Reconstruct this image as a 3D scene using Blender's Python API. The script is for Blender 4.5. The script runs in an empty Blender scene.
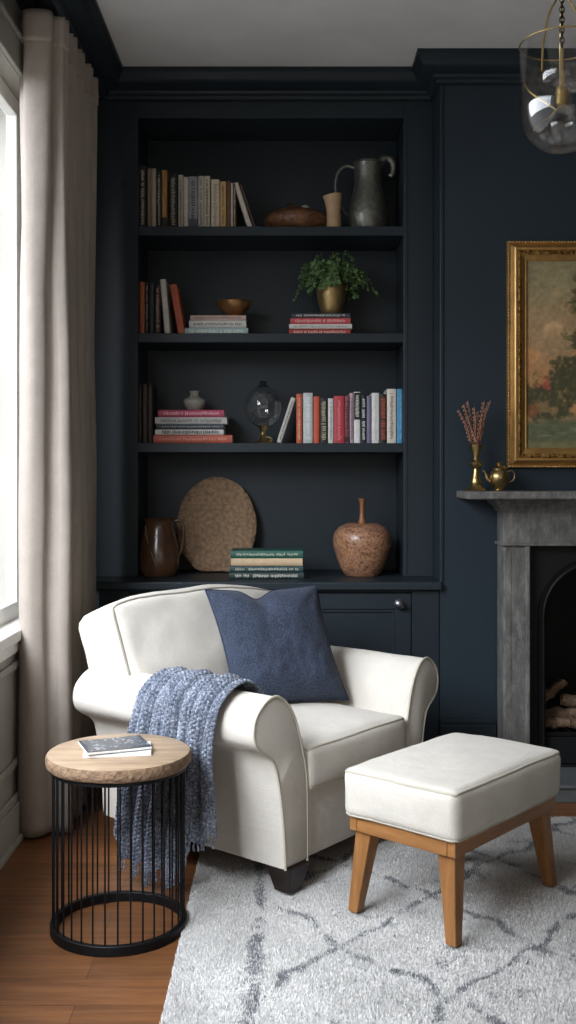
import bpy, bmesh, math, random
import numpy as np
from mathutils import Vector, Matrix, noise as mnoise

random.seed(7)
PI = math.pi
SC = bpy.context.scene
COL = SC.collection
F = 1050.0; CX = 288.0; HY = 475.0; HC = 1.2      # focal length in pixels, vanishing point, eye height


def W(px, py, Y):
    """world point seen at a pixel of the 576x1024 photograph, at depth Y"""
    return Vector(((px - CX) * Y / F, Y, HC - (py - HY) * Y / F))


def X_(px, Y): return (px - CX) * Y / F
def Z_(py, Y): return HC - (py - HY) * Y / F


def lin(c):
    if isinstance(c, str):
        c = [int(c[i:i + 2], 16) / 255 for i in (1, 3, 5)]
    return tuple(((v / 12.92) if v <= .04045 else ((v + .055) / 1.055) ** 2.4) for v in c)


# ------------------------------------------------------------------ materials
class NT:
    def __init__(s, name):
        s.m = bpy.data.materials.new(name); s.m.use_nodes = True
        s.t = s.m.node_tree; s.n = s.t.nodes; s.l = s.t.links
        s.b = s.n['Principled BSDF']; s.out = s.n['Material Output']
        s.tc = s.n.new('ShaderNodeTexCoord')

    def node(s, kind, **kw):
        x = s.n.new('ShaderNode' + kind)
        for k, v in kw.items():
            if k in x.inputs: x.inputs[k].default_value = v
            else: setattr(x, k, v)
        return x

    def link(s, a, b): s.l.new(a, b)

    def coord(s, scale=(1, 1, 1), rot=(0, 0, 0), which='Object', loc=(0, 0, 0)):
        mp = s.n.new('ShaderNodeMapping')
        mp.inputs['Scale'].default_value = scale
        mp.inputs['Rotation'].default_value = rot
        mp.inputs['Location'].default_value = loc
        s.link(s.tc.outputs[which], mp.inputs['Vector'])
        return mp.outputs['Vector']

    def noise(s, scale, detail=3, rough=.55, vec=None):
        x = s.node('TexNoise'); x.inputs['Scale'].default_value = scale
        x.inputs['Detail'].default_value = detail; x.inputs['Roughness'].default_value = rough
        s.link(vec if vec is not None else s.coord(), x.inputs['Vector'])
        return x.outputs['Fac']

    def ramp(s, fac, stops):
        r = s.node('ValToRGB'); e = r.color_ramp.elements
        e[0].position, e[0].color = stops[0][0], (*stops[0][1], 1)
        e[1].position, e[1].color = stops[-1][0], (*stops[-1][1], 1)
        for p, c in stops[1:-1]:
            k = e.new(p); k.color = (*c, 1)
        s.link(fac, r.inputs['Fac'])
        return r.outputs['Color']

    def bump(s, h, strength=.3, dist=.01, prev=None):
        b = s.node('Bump'); b.inputs['Strength'].default_value = strength; b.inputs['Distance'].default_value = dist
        s.link(h, b.inputs['Height'])
        if prev is not None: s.link(prev, b.inputs['Normal'])
        return b.outputs['Normal']

    def math(s, op, a, b=0.0):
        x = s.node('Math'); x.operation = op
        for i, v in enumerate((a, b)):
            if isinstance(v, (int, float)): x.inputs[i].default_value = v
            else: s.link(v, x.inputs[i])
        return x.outputs[0]


def mul(c, k): return tuple(min(1, v * k) for v in c)


def mat_basic(name, col, rough=.5, metal=0., vary=.12, vscale=8., bump=.0, bscale=120., bdist=.002, spec=.5, sheen=0., coat=0.):
    c = lin(col); m = NT(name)
    f = m.noise(vscale, 4)
    m.link(m.ramp(f, [(.3, mul(c, 1 - vary)), (.7, mul(c, 1 + vary))]), m.b.inputs['Base Color'])
    m.b.inputs['Roughness'].default_value = rough; m.b.inputs['Metallic'].default_value = metal
    m.b.inputs['Specular IOR Level'].default_value = spec
    m.b.inputs['Sheen Weight'].default_value = sheen
    m.b.inputs['Coat Weight'].default_value = coat
    if bump: m.link(m.bump(m.noise(bscale, 3), bump, bdist), m.b.inputs['Normal'])
    return m.m


def mat_fabric(name, col, weave=900., vary=.07, bump=.35, sheen=.15, trans=0., heather=.86):
    c = lin(col); m = NT(name)
    f = m.noise(14, 3); g = m.noise(weave * .5, 2)
    cc = m.ramp(f, [(.3, mul(c, 1 - vary)), (.7, mul(c, 1 + vary))])
    cg = m.ramp(g, [(.35, (heather,) * 3), (.65, (1, 1, 1))])
    mx = m.node('MixRGB', blend_type='MULTIPLY'); mx.inputs['Fac'].default_value = 1
    m.link(cc, mx.inputs['Color1']); m.link(cg, mx.inputs['Color2'])
    m.link(mx.outputs[0], m.b.inputs['Base Color'])
    m.b.inputs['Roughness'].default_value = .92; m.b.inputs['Specular IOR Level'].default_value = .15
    m.b.inputs['Sheen Weight'].default_value = sheen
    wv1 = m.node('TexWave', bands_direction='X'); wv1.inputs['Scale'].default_value = weave * .16
    wv2 = m.node('TexWave', bands_direction='Z'); wv2.inputs['Scale'].default_value = weave * .16
    m.link(m.coord(), wv1.inputs['Vector']); m.link(m.coord(), wv2.inputs['Vector'])
    h = m.math('ADD', m.math('ADD', wv1.outputs['Fac'], wv2.outputs['Fac']), m.math('MULTIPLY', g, 2.))
    n1 = m.bump(h, bump, .0012)
    n2 = m.bump(m.noise(9, 3), .22, .02, n1)
    m.link(n2, m.b.inputs['Normal'])
    if trans:
        tr = m.node('BsdfTranslucent'); m.link(mx.outputs[0], tr.inputs['Color'])
        ms = m.node('MixShader'); ms.inputs[0].default_value = trans
        m.link(m.b.outputs[0], ms.inputs[1]); m.link(tr.outputs[0], ms.inputs[2])
        m.link(ms.outputs[0], m.out.inputs['Surface'])
    return m.m


def mat_wood(name, c1, c2, scale=(2, 30, 30), rough=.5, bump=.15):
    m = NT(name)
    v = m.coord(scale)
    f = m.noise(1.0, 5, .6, v); g = m.noise(4.0, 3, .6, v)
    k = m.math('ADD', m.math('MULTIPLY', f, .7), m.math('MULTIPLY', g, .3))
    m.link(m.ramp(k, [(.32, lin(c1)), (.68, lin(c2))]), m.b.inputs['Base Color'])
    m.b.inputs['Roughness'].default_value = rough
    m.link(m.bump(k, bump, .003), m.b.inputs['Normal'])
    return m.m


def mat_vcol(name, rough=.9, bump=.0, bscale=200, sheen=0.):
    m = NT(name)
    a = m.node('VertexColor'); a.layer_name = 'Col'
    m.link(a.outputs['Color'], m.b.inputs['Base Color'])
    m.b.inputs['Roughness'].default_value = rough; m.b.inputs['Specular IOR Level'].default_value = .25
    m.b.inputs['Sheen Weight'].default_value = sheen
    if bump: m.link(m.bump(m.noise(bscale, 3), bump, .002), m.b.inputs['Normal'])
    return m.m


def mat_glass(name, tint=(1, 1, 1), rmin=.04, rmax=.55, rough=.0):
    """thin clear glass: see-through, with a mirror sheen that grows at grazing angles"""
    m = NT(name); m.n.remove(m.b)
    tr = m.node('BsdfTransparent'); tr.inputs['Color'].default_value = (*tint, 1)
    gl = m.node('BsdfGlossy'); gl.inputs['Roughness'].default_value = rough
    lw = m.node('LayerWeight'); lw.inputs['Blend'].default_value = .25
    mr = m.node('MapRange'); mr.inputs['To Min'].default_value = rmin; mr.inputs['To Max'].default_value = rmax
    m.link(lw.outputs['Facing'], mr.inputs['Value'])
    ms = m.node('MixShader'); m.link(mr.outputs[0], ms.inputs[0])
    m.link(tr.outputs[0], ms.inputs[1]); m.link(gl.outputs[0], ms.inputs[2])
    m.link(ms.outputs[0], m.out.inputs['Surface'])
    return m.m


def mat_paint(name, col, rough=.42):
    c = lin(col); m = NT(name)
    f = m.noise(3, 3)
    m.link(m.ramp(f, [(.3, mul(c, .93)), (.7, mul(c, 1.07))]), m.b.inputs['Base Color'])
    m.b.inputs['Roughness'].default_value = rough
    m.b.inputs['Specular IOR Level'].default_value = .3
    m.link(m.bump(m.noise(160, 2), .05, .002), m.b.inputs['Normal'])
    return m.m


NAVY = mat_paint('dark_blue_paint', '#212a30', .45)
NAVY_WALL = mat_paint('dark_blue_wall_paint', '#232e36', .55)
GREIGE = mat_paint('grey_wall_paint', '#a09d94', .6)
WHITE_PAINT = mat_paint('white_trim_paint', '#e6e5e0', .45)
CEIL = mat_paint('ceiling_paint', '#e9e8e6', .85)
LINEN = mat_fabric('cream_linen', '#dcd5c9', 900, .04, .3, .1)
PIPING = mat_fabric('cream_piping', '#c9c1b1', 1600, .04, .2, .05)
PILLOW = mat_fabric('blue_pillow_fabric', '#41495a', 420, .10, .5, .08, 0, .45)
CURTAIN = mat_fabric('beige_curtain_linen', '#a89d93', 700, .05, .25, .05, .04)
IRON = mat_basic('black_iron', '#17181a', .5, .6, .1, 20, .1, 150)
IRON_DARK = mat_basic('soot_black_iron', '#101112', .6, .3, .2, 12, .15, 90)
BRASS = mat_basic('aged_brass', '#ab9566', .33, 1., .22, 25, .08, 60)
GOLDPOT = mat_basic('brushed_gold', '#a28a5c', .45, .8, .2, 30, .2, 80)
BRONZE = mat_basic('bronze_bowl_metal', '#98724a', .34, .75, .25, 25, .1, 60)
PEWTER = mat_basic('hammered_pewter', '#74746c', .42, .7, .35, 45, .5, 70, .004)
CLEAR = mat_glass('clear_glass')
PANE = mat_glass('window_glass', (1, 1, 1), .02, .10)
BULB = mat_glass('lamp_glass', (.99, .985, .98), .02, .42)
OAK = mat_wood('honey_oak', '#85582f', '#ab7846', (26, 26, 3), .45, .12)
OAK_X = mat_wood('honey_oak_rail', '#85582f', '#ab7846', (3, 26, 26), .45, .12)
OAK_Y = mat_wood('honey_oak_short_rail', '#85582f', '#ab7846', (26, 3, 26), .45, .12)
TABLE_TOP = mat_wood('pale_oak_slab', '#86705a', '#ad957a', (5, 34, 34), .55, .25)
BARK = mat_basic('rough_oak_edge', '#80674f', .85, 0, .35, 60, .9, 90, .008)
DARKWOOD = mat_wood('dark_stained_leg', '#16110e', '#2a201a', (20, 20, 4), .4, .1)
PAGES = mat_basic('book_paper', '#cfc6b2', .9, 0, .1, 60, .3, 300, .001)
STONE = NT('grey_carved_stone')
_f = STONE.noise(30, 8, .8, STONE.coord((1, 1, .35))); _g = STONE.noise(160, 3)
STONE.link(STONE.ramp(_f, [(.28, lin('#3c3b37')), (.5, lin('#666460')), (.75, lin('#95928d'))]), STONE.b.inputs['Base Color'])
STONE.b.inputs['Roughness'].default_value = .7
STONE.link(STONE.bump(STONE.math('ADD', _f, _g), .4, .004), STONE.b.inputs['Normal']); STONE = STONE.m
SLATE = mat_basic('slate_hearth', '#5c5f60', .5, 0, .2, 14, .2, 60)
DARKCUP = mat_basic('brown_glazed_clay', '#4d3524', .22, 0, .35, 9, .1, 30, .004, .6)
WOODBOWL = mat_basic('carved_brown_wood', '#6b482f', .42, 0, .45, 26, .8, 55, .008)
HORN = mat_basic('tan_carved_horn', '#b89873', .55, 0, .15, 12, .2, 60)
POTCLAY = mat_basic('grey_clay', '#98958a', .6, 0, .15, 20, .3, 120)
DISC = mat_basic('rough_woven_disc', '#8f745a', .9, 0, .4, 55, 1., 75, .012)
APPLE = NT('speckled_turned_wood')
_f = APPLE.noise(95, 4, .7); _g = APPLE.noise(9, 4, .6, APPLE.coord((1, 1, 5)))
_m = APPLE.node('MixRGB', blend_type='MULTIPLY'); _m.inputs['Fac'].default_value = .9
APPLE.link(APPLE.ramp(_f, [(.36, (.22, .16, .12)), (.52, (.85, .8, .72)), (.66, (1, 1, 1))]), _m.inputs['Color1'])
APPLE.link(APPLE.ramp(_g, [(.35, lin('#8a532d')), (.65, lin('#b9804f'))]), _m.inputs['Color2'])
APPLE.link(_m.outputs[0], APPLE.b.inputs['Base Color']); APPLE.b.inputs['Roughness'].default_value = .3
APPLE.link(APPLE.bump(_f, .1, .002), APPLE.b.inputs['Normal']); APPLE = APPLE.m
APPLESTEM = mat_basic('turned_stem_wood', '#8a5b38', .35, 0, .2, 20)
LEAF = mat_basic('green_leaf', '#5c7848', .5, 0, .5, 45, 0)
TWIG = mat_basic('reddish_twig', '#7a4a36', .7, 0, .2, 30)
BUD = mat_basic('pale_bud', '#97705a', .7, 0, .2, 50)
LOG = mat_basic('burnt_log_bark', '#7d6552', .9, 0, .5, 22, .9, 40, .01)
LOGEND = mat_basic('cut_log_end', '#8d6c52', .9, 0, .3, 30, .3, 90)
GOLDLEAF = NT('gilded_carving')
_f = GOLDLEAF.noise(85, 4, .65)
GOLDLEAF.link(GOLDLEAF.ramp(_f, [(.34, lin('#3a2411')), (.5, lin('#966d35')), (.7, lin('#d9ae66'))]), GOLDLEAF.b.inputs['Base Color'])
GOLDLEAF.b.inputs['Metallic'].default_value = .7; GOLDLEAF.b.inputs['Roughness'].default_value = .38
GOLDLEAF.link(GOLDLEAF.bump(_f, .9, .006), GOLDLEAF.b.inputs['Normal']); GOLDLEAF = GOLDLEAF.m
GOLDPLAIN = mat_basic('plain_gilding', '#b58d54', .34, .75, .2, 20, .1, 50)
CANVAS = mat_vcol('oil_paint', .65, .35, 140)
RUGM = mat_vcol('plush_rug_pile', 1., 0, 200, .2)
MAGM = mat_vcol('printed_cover', .3)
KNOBM = mat_basic('dark_nickel', '#6d6f72', .28, .9, .1, 20)

# wooden floor
_n = NT('oak_floorboards')
_b = _n.node('TexBrick'); _b.offset = .37; _b.squash = 1
for k, v in (('Scale', 1.), ('Mortar Size', .0009), ('Brick Width', 1.3), ('Row Height', .125), ('Bias', 0.)): _b.inputs[k].default_value = v
_b.inputs['Color1'].default_value = (.72, .72, .72, 1); _b.inputs['Color2'].default_value = (1.12, 1.1, 1.05, 1); _b.inputs['Mortar'].default_value = (.25, .2, .16, 1)
_n.link(_n.coord(), _b.inputs['Vector'])
_v = _n.coord((1.6, 26, 1)); _f = _n.noise(1.6, 6, .65, _v); _g = _n.noise(7, 3, .6, _v)
_k = _n.math('ADD', _n.math('MULTIPLY', _f, .75), _n.math('MULTIPLY', _g, .25))
_m = _n.node('MixRGB', blend_type='MULTIPLY'); _m.inputs['Fac'].default_value = 1
_n.link(_n.ramp(_k, [(.3, lin('#553520')), (.5, lin('#7c5030')), (.72, lin('#986b42'))]), _m.inputs['Color1']); _n.link(_b.outputs['Color'], _m.inputs['Color2'])
_n.link(_m.outputs[0], _n.b.inputs['Base Color']); _n.b.inputs['Roughness'].default_value = .4
_n.link(_n.bump(_k, .12, .002), _n.b.inputs['Normal'])
FLOOR = _n.m

# knitted throw
_n = NT('blue_grey_chunky_knit')
_f = _n.noise(150, 3, .7); _g = _n.noise(20, 3)
_k = _n.math('ADD', _n.math('MULTIPLY', _f, .75), _n.math('MULTIPLY', _g, .25))
_n.link(_n.ramp(_k, [(.36, lin('#3a404c')), (.5, lin('#666d7b')), (.64, lin('#a4a9b4'))]), _n.b.inputs['Base Color'])
_n.b.inputs['Roughness'].default_value = .95; _n.b.inputs['Specular IOR Level'].default_value = .1; _n.b.inputs['Sheen Weight'].default_value = .2
_n.link(_n.bump(_f, .6, .004), _n.b.inputs['Normal'])
KNIT = _n.m

_mc = {}
def cmat(col, rough=.55):
    if (col, rough) not in _mc: _mc[(col, rough)] = mat_basic('book_cloth', col, rough, 0, .12, 30, .1, 400, .001)
    return _mc[(col, rough)]


# ------------------------------------------------------------------ mesh builder
class MB:
    def __init__(s): s.v = []; s.f = []

    def add(s, vs, fs, M=None):
        o = len(s.v)
        s.v += [tuple(M @ Vector(p)) if M is not None else tuple(p) for p in vs]
        s.f += [tuple(i + o for i in f) for f in fs]
        return s

    def box(s, x0, x1, y0, y1, z0, z1, M=None):
        vs = [(x, y, z) for z in (z0, z1) for y in (y0, y1) for x in (x0, x1)]
        return s.add(vs, [(0, 2, 3, 1), (4, 5, 7, 6), (0, 1, 5, 4), (2, 6, 7, 3), (0, 4, 6, 2), (1, 3, 7, 5)], M)

    def loft(s, rings, closed=True, cap=True, M=None, loop=False):
        n = len(rings[0]); vs = [p for r in rings for p in r]; fs = []
        R = len(rings)
        for i in range(R if loop else R - 1):
            for j in range(n if closed else n - 1):
                a, b = i * n + j, i * n + (j + 1) % n
                c, d = ((i + 1) % R) * n + (j + 1) % n, ((i + 1) % R) * n + j
                fs.append((a, b, c, d))
        if cap and closed and not loop:
            fs.append(tuple(range(n - 1, -1, -1))); fs.append(tuple((R - 1) * n + j for j in range(n)))
        return s.add(vs, fs, M)

    def lathe(s, prof, c=(0, 0, 0), seg=32, cap=False, wob=None):
        rings = []
        for k, (r, z) in enumerate(prof):
            ring = []
            for j in range(seg):
                a = 2 * PI * j / seg
                rr = r * (1 + (wob(a, z) if wob else 0))
                ring.append((c[0] + rr * math.cos(a), c[1] + rr * math.sin(a), c[2] + z))
            rings.append(ring)
        return s.loft(rings, True, cap)

    def tube(s, path, r, seg=8, closed=False, cap=True):
        P = [Vector(p) for p in path]; n = len(P); rings = []
        up = Vector((0, 0, 1))
        t0 = (P[1] - P[0]).normalized()
        ref = up if abs(t0.dot(up)) < .9 else Vector((1, 0, 0))
        nrm = (ref - t0 * ref.dot(t0)).normalized()
        for i in range(n):
            if closed: t = (P[(i + 1) % n] - P[i - 1]).normalized()
            else: t = (P[min(i + 1, n - 1)] - P[max(i - 1, 0)]).normalized()
            nrm = (nrm - t * nrm.dot(t))
            nrm = nrm.normalized() if nrm.length > 1e-6 else Vector((1, 0, 0))
            bn = t.cross(nrm)
            rr = r(i / (n - 1)) if callable(r) else r
            rings.append([tuple(P[i] + nrm * (rr * math.cos(2 * PI * j / seg)) + bn * (rr * math.sin(2 * PI * j / seg))) for j in range(seg)])
        return s.loft(rings, True, cap, None, closed)

    def ball(s, c, rx, ry=None, rz=None, seg=12, rings=8, M=None):
        ry = ry or rx; rz = rz or rx
        R = []
        for i in range(rings + 1):
            a = PI * i / rings
            q = max(math.sin(a), .02)
            R.append([(c[0] + rx * q * math.cos(2 * PI * j / seg), c[1] + ry * q * math.sin(2 * PI * j / seg), c[2] - rz * math.cos(a)) for j in range(seg)])
        return s.loft(R, True, True, M)

    def grid(s, fn, nu, nv):
        vs = [tuple(fn(i / nu, j / nv)) for i in range(nu + 1) for j in range(nv + 1)]
        fs = [(i * (nv + 1) + j, (i + 1) * (nv + 1) + j, (i + 1) * (nv + 1) + j + 1, i * (nv + 1) + j + 1) for i in range(nu) for j in range(nv)]
        return s.add(vs, fs)

    def build(s, name, mat, parent=None, smooth=None, bevel=0., bseg=2, solid=0., sub=0, merge=True, soff=0.):
        me = bpy.data.meshes.new(name)
        me.from_pydata(s.v, [], s.f)
        bm = bmesh.new(); bm.from_mesh(me)
        if merge: bmesh.ops.remove_doubles(bm, verts=bm.verts, dist=1e-5)
        bmesh.ops.recalc_face_normals(bm, faces=bm.faces)
        bm.to_mesh(me); bm.free()
        o = bpy.data.objects.new(name, me); COL.objects.link(o)
        me.materials.append(mat)
        if solid:
            md = o.modifiers.new('Solidify', 'SOLIDIFY'); md.thickness = solid; md.offset = soff
        if bevel:
            md = o.modifiers.new('Bevel', 'BEVEL'); md.width = bevel; md.segments = bseg; md.limit_method = 'ANGLE'; md.angle_limit = math.radians(35)
        if sub:
            md = o.modifiers.new('Subsurf', 'SUBSURF'); md.levels = sub; md.render_levels = sub
        if smooth is not None:
            me.shade_smooth()
            if smooth < 180: me.set_sharp_from_angle(angle=math.radians(smooth))
        if parent is not None: o.parent = parent
        return o


def tag(o, label=None, cat=None, group=None, kind=None):
    if label: o['label'] = label
    if cat: o['category'] = cat
    if group: o['group'] = group
    if kind: o['kind'] = kind
    return o


def thing(name, label, cat, loc=(0, 0, 0), rz=0., group=None, rot=None):
    o = bpy.data.objects.new(name, None); COL.objects.link(o)
    o.empty_display_size = .1
    o.location = loc; o.rotation_euler = rot if rot else (0, 0, rz)
    return tag(o, label, cat, group)


def struct(o): o['kind'] = 'structure'; return o


def catmull(pts, n=8, closed=False):
    P = [Vector(p) for p in pts]; out = []; N = len(P)
    for i in range(N if closed else N - 1):
        if closed: a, b, c, d = P[i - 1], P[i], P[(i + 1) % N], P[(i + 2) % N]
        else: a, b, c, d = P[max(i - 1, 0)], P[i], P[i + 1], P[min(i + 2, N - 1)]
        for k in range(n):
            t = k / n
            out.append(.5 * ((2 * b) + (c - a) * t + (2 * a - 5 * b + 4 * c - d) * t * t + (3 * b - a - 3 * c + d) * t ** 3))
    if not closed: out.append(P[-1])
    return out


def N3(p, s, seed=0.): return mnoise.noise(Vector(p) * s + Vector((seed, seed * 1.7, -seed)))


# ------------------------------------------------------------------ the room
XL = -.905; YB = 4.3; YC = 4.12; ZC = 2.835; XR = 2.7; YR = -.9
XBR = .596
fl = MB().box(XL - .3, XR, YR, 4.8, -.08, 0).build('floor', FLOOR); struct(fl)
ce = MB().box(XL - .3, XR, YR, 4.8, ZC, ZC + .1).build('ceiling', CEIL); struct(ce)
# left wall with the window opening
WY0, WY1, WZ0, WZ1 = .2, 3.80, .69, 2.54
m = MB()
m.box(XL - .3, XL, YR, WY0, 0, ZC).box(XL - .3, XL, WY1, 4.8, 0, ZC)
m.box(XL - .3, XL, WY0, WY1, 0, WZ0).box(XL - .3, XL, WY0, WY1, WZ1, ZC)
struct(m.build('wall_left', GREIGE, merge=False))
# dado panel moulding under the window
m = MB()
for (a, b) in ((1.5, 2.45), (2.6, 3.55)):
    for (y0, y1, z0, z1) in ((a, b, .56, .585), (a, b, .24, .265), (a, a + .025, .265, .56), (b - .025, b, .265, .56)):
        m.box(XL, XL + .012, y0, y1, z0, z1)
struct(m.build('trim_3', GREIGE, bevel=.004, merge=False))
m = MB(); m.box(XL, XL + .022, YR, 4.1, 0, .125); m.box(XL, XL + .014, YR, 4.1, .125, .15); m.box(XL, XL + .034, YR, 4.1, 0, .018)
struct(m.build('baseboard_left', GREIGE, bevel=.004, merge=False))
# window
wn = MB()
fx0, fx1 = XL - .10, XL - .06
wn.box(fx0, fx1, WY0, WY0 + .06, WZ0, WZ1).box(fx0, fx1, WY1 - .06, WY1, WZ0, WZ1)
wn.box(fx0, fx1, WY0 + .06, WY1 - .06, WZ1 - .06, WZ1).box(fx0, fx1, WY0 + .06, WY1 - .06, WZ0, WZ0 + .06)
for yy in (1.3, 2.5): wn.box(fx0, fx1, yy - .015, yy + .015, WZ0 + .06, WZ1 - .06)
wo = struct(wn.build('window_1', WHITE_PAINT, bevel=.004, merge=False))
m = MB().box(XL - .10, XL + .028, WY0 - .06, WY1 + .06, WZ0 - .035, WZ0 + .003).box(XL, XL + .014, WY0 - .03, WY1 + .03, WZ0 - .075, WZ0 - .035)
m.build('window_sill', WHITE_PAINT, wo, bevel=.006, merge=False)
m = MB()
m.box(XL, XL + .016, WY0 - .08, WY0, WZ0, WZ1 + .10).box(XL, XL + .016, WY1, WY1 + .08, WZ0, WZ1 + .10).box(XL, XL + .016, WY0, WY1, WZ1, WZ1 + .10)
m.box(XL, XL + .026, WY0 - .09, WY1 + .09, WZ1 + .10, WZ1 + .118)
m.build('window_architrave', GREIGE, wo, bevel=.004, merge=False)
MB().box(fx0 + .02, fx0 + .026, WY0 + .05, WY1 - .05, WZ0 + .05, WZ1 - .05).build('glass_pane', PANE, wo)
# back wall, chimney breast, right and rear walls
struct(MB().box(XL, XBR, 4.66, 4.8, 0, ZC).build('wall_back', NAVY_WALL))
OX0, OX1, OZ1 = .955, 1.437, .94
m = MB().box(XBR, OX0, YC, 4.8, 0, ZC).box(OX1, XR, YC, 4.8, 0, ZC).box(OX0, OX1, YC, 4.8, OZ1, ZC).box(OX0, OX1, 4.5, 4.8, 0, OZ1)
struct(m.build('wall_fireplace', NAVY_WALL, merge=False))
struct(MB().box(XR, XR + .1, YR, 4.8, 0, ZC).build('wall_right', NAVY_WALL))
struct(MB().box(XL - .3, XR, YR - .1, YR, 0, ZC).build('wall_rear', GREIGE))


# crown moulding swept along the wall line, mitred
def sweep(path, prof):
    rings = []
    n = len(path)
    for i in range(n):
        p = Vector(path[i])
        d0 = (Vector(path[i]) - Vector(path[i - 1])).normalized() if i else None
        d1 = (Vector(path[i + 1]) - Vector(path[i])).normalized() if i < n - 1 else None
        rn = lambda d: Vector((d.y, -d.x))
        if d0 is None: o = rn(d1)
        elif d1 is None: o = rn(d0)
        else:
            a, b = rn(d0), rn(d1); o = (a + b) / (1 + a.dot(b))
        rings.append([(p.x + o.x * k, p.y + o.y * k, z) for k, z in prof])
    return MB().loft(rings, True, True)


CPROF = [(0, ZC - .001), (.10, ZC - .001), (.10, ZC - .018), (.09, ZC - .026), (.085, ZC - .04), (.07, ZC - .058), (.048, ZC - .068), (.034, ZC - .074), (.030, ZC - .083), (.018, ZC - .09), (.016, ZC - .102), (0, ZC - .106)]
cr = sweep([(-.76, YR), (-.76, YB), (XBR, YB), (XBR, YC), (XR, YC)], CPROF)
struct(cr.build('trim_1', NAVY, smooth=35))
struct(MB().box(XL, -.76, YR, YB, 2.775, ZC).build('trim_2', NAVY, bevel=.004))
# baseboard of the chimney breast
m = MB().box(XBR, .815, YC - .02, YC, 0, .225).box(XBR, .815, YC - .013, YC, .225, .245)
m.box(1.577, XR, YC - .02, YC, 0, .225).box(1.577, XR, YC - .013, YC, .225, .245)
struct(m.build('baseboard_back', NAVY, bevel=.004, merge=False))
# slim edge bead at the chimney corner
struct(MB().box(XBR - .001, XBR + .014, YC - .006, YC, .78, 2.73).build('trim_4', NAVY, bevel=.003))

# ------------------------------------------------------------------ built-in bookcase
AX0, AX1 = X_(138, YB), X_(403.5, YB)
SH = [Z_(226, YB), Z_(333, YB), Z_(443, YB)]       # tops of the three shelves
ZCT = .783                                        # counter top
ZHEAD = Z_(118, YB)
bk = thing('built_in_bookcase', 'tall dark blue built-in bookcase with three open shelves in the alcove', 'bookcase', (0, YB, ZCT))
def bx(name, x0, x1, y0, y1, z0, z1, par=None, bev=.003, mat=None):
    return MB().box(x0, x1, y0 - YB, y1 - YB, z0 - ZCT, z1 - ZCT).build(name, mat or NAVY, par or bk, bevel=bev)
bx('back_panel', AX0 - .02, AX1 + .02, 4.60, 4.62, ZCT, ZHEAD + .05)
bx('side_panel', AX0 - .02, AX0, 4.322, 4.60, ZCT, ZHEAD)
bx('side_panel', AX1, AX1 + .02, 4.322, 4.60, ZCT, ZHEAD)
bx('stile', XL, AX0, YB, 4.322, ZCT, ZC - .09)
bx('stile', AX1, XBR, YB, 4.322, ZCT, ZC - .09)
bx('header', AX0, AX1, YB, 4.322, ZHEAD, ZC - .09)
bx('top_panel', AX0, AX1, 4.322, 4.60, ZHEAD, ZHEAD + .02)
for z in SH: bx('shelf', AX0, AX1, 4.305, 4.60, z - .038, z, bev=.002)
# slim mouldings on the right stile
m = MB()
xa, xb = X_(407, YB), X_(432, YB)
m.box(xa - .004, xa, -.004, 0, .012, ZHEAD - ZCT)
m.build('stile_bead', NAVY, bk, bevel=.001)

cb = thing('base_cabinet', 'dark blue panelled cupboard unit under the open shelves', 'cabinet', (0, YC, 0))
ZD = .735
def cbx(name, x0, x1, y0, y1, z0, z1, par=None, bev=.003):
    return MB().box(x0, x1, y0 - YC, y1 - YC, z0, z1).build(name, NAVY, par or cb, bevel=bev)
cbx('carcass', XL + .04, XBR - .002, YC + .02, 4.62, .0, ZCT - .034)
DX0, DX1 = -.62, X_(411, YC)
DM = (DX0 + DX1) / 2
cbx('face_frame', XL + .04, DX0 - .003, YC, YC + .02, 0, ZCT - .034)
cbx('face_frame', DX1 + .003, XBR - .002, YC, YC + .02, 0, ZCT - .034)
cbx('face_frame', DX0 - .003, DX1 + .003, YC, YC + .02, ZD + .003, ZCT - .034)
cbx('plinth', DX0 - .003, DX1 + .003, YC - .004, YC + .02, 0, .1)
for (a, b, kx) in ((DX0, DM - .002, DM - .055), (DM + .002, DX1, X_(399, YC))):
    m = MB()
    t = .062
    for (x0, x1, z0, z1) in ((a, b, ZD - t, ZD), (a, b, .103, .103 + t), (a, a + t, .103 + t, ZD - t), (b - t, b, .103 + t, ZD - t)):
        m.box(x0, x1, -.002, .02, z0, z1)
    d = m.build('door', NAVY, cb, bevel=.0025, merge=False)
    m = MB().box(a + t, b - t, .012, .018, .103 + t, ZD - t)
    for (x0, x1, z0, z1) in ((a + t, b - t, ZD - t - .012, ZD - t), (a + t, b - t, .103 + t, .115 + t), (a + t, a + t + .012, .115 + t, ZD - t - .012), (b - t - .012, b - t, .115 + t, ZD - t - .012)):
        m.box(x0, x1, .004, .012, z0, z1)
    m.build('door_panel', NAVY, d, bevel=.002, merge=False)
    kb = MB().lathe([(.0, 0), (.018, 0), (.019, .003), (.008, .006), (.0075, .016), (.015, .021), (.0185, .028), (.017, .034), (.010, .038), (0, .039)], (0, 0, 0), 24)
    o = kb.build('knob', KNOBM, d, smooth=40)
    o.location = (kx, -.002, Z_(604, YC)); o.rotation_euler = (PI / 2, 0, 0)
wt = MB().box(XL + .04, XBR + .005, 4.09 - YC, 4.62 - YC, -.033, 0).build('worktop', NAVY, bevel=.006)
wt.location = (0, YC, ZCT)
tag(wt, 'dark blue painted ledge running across the top of the cupboards', 'worktop')

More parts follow.
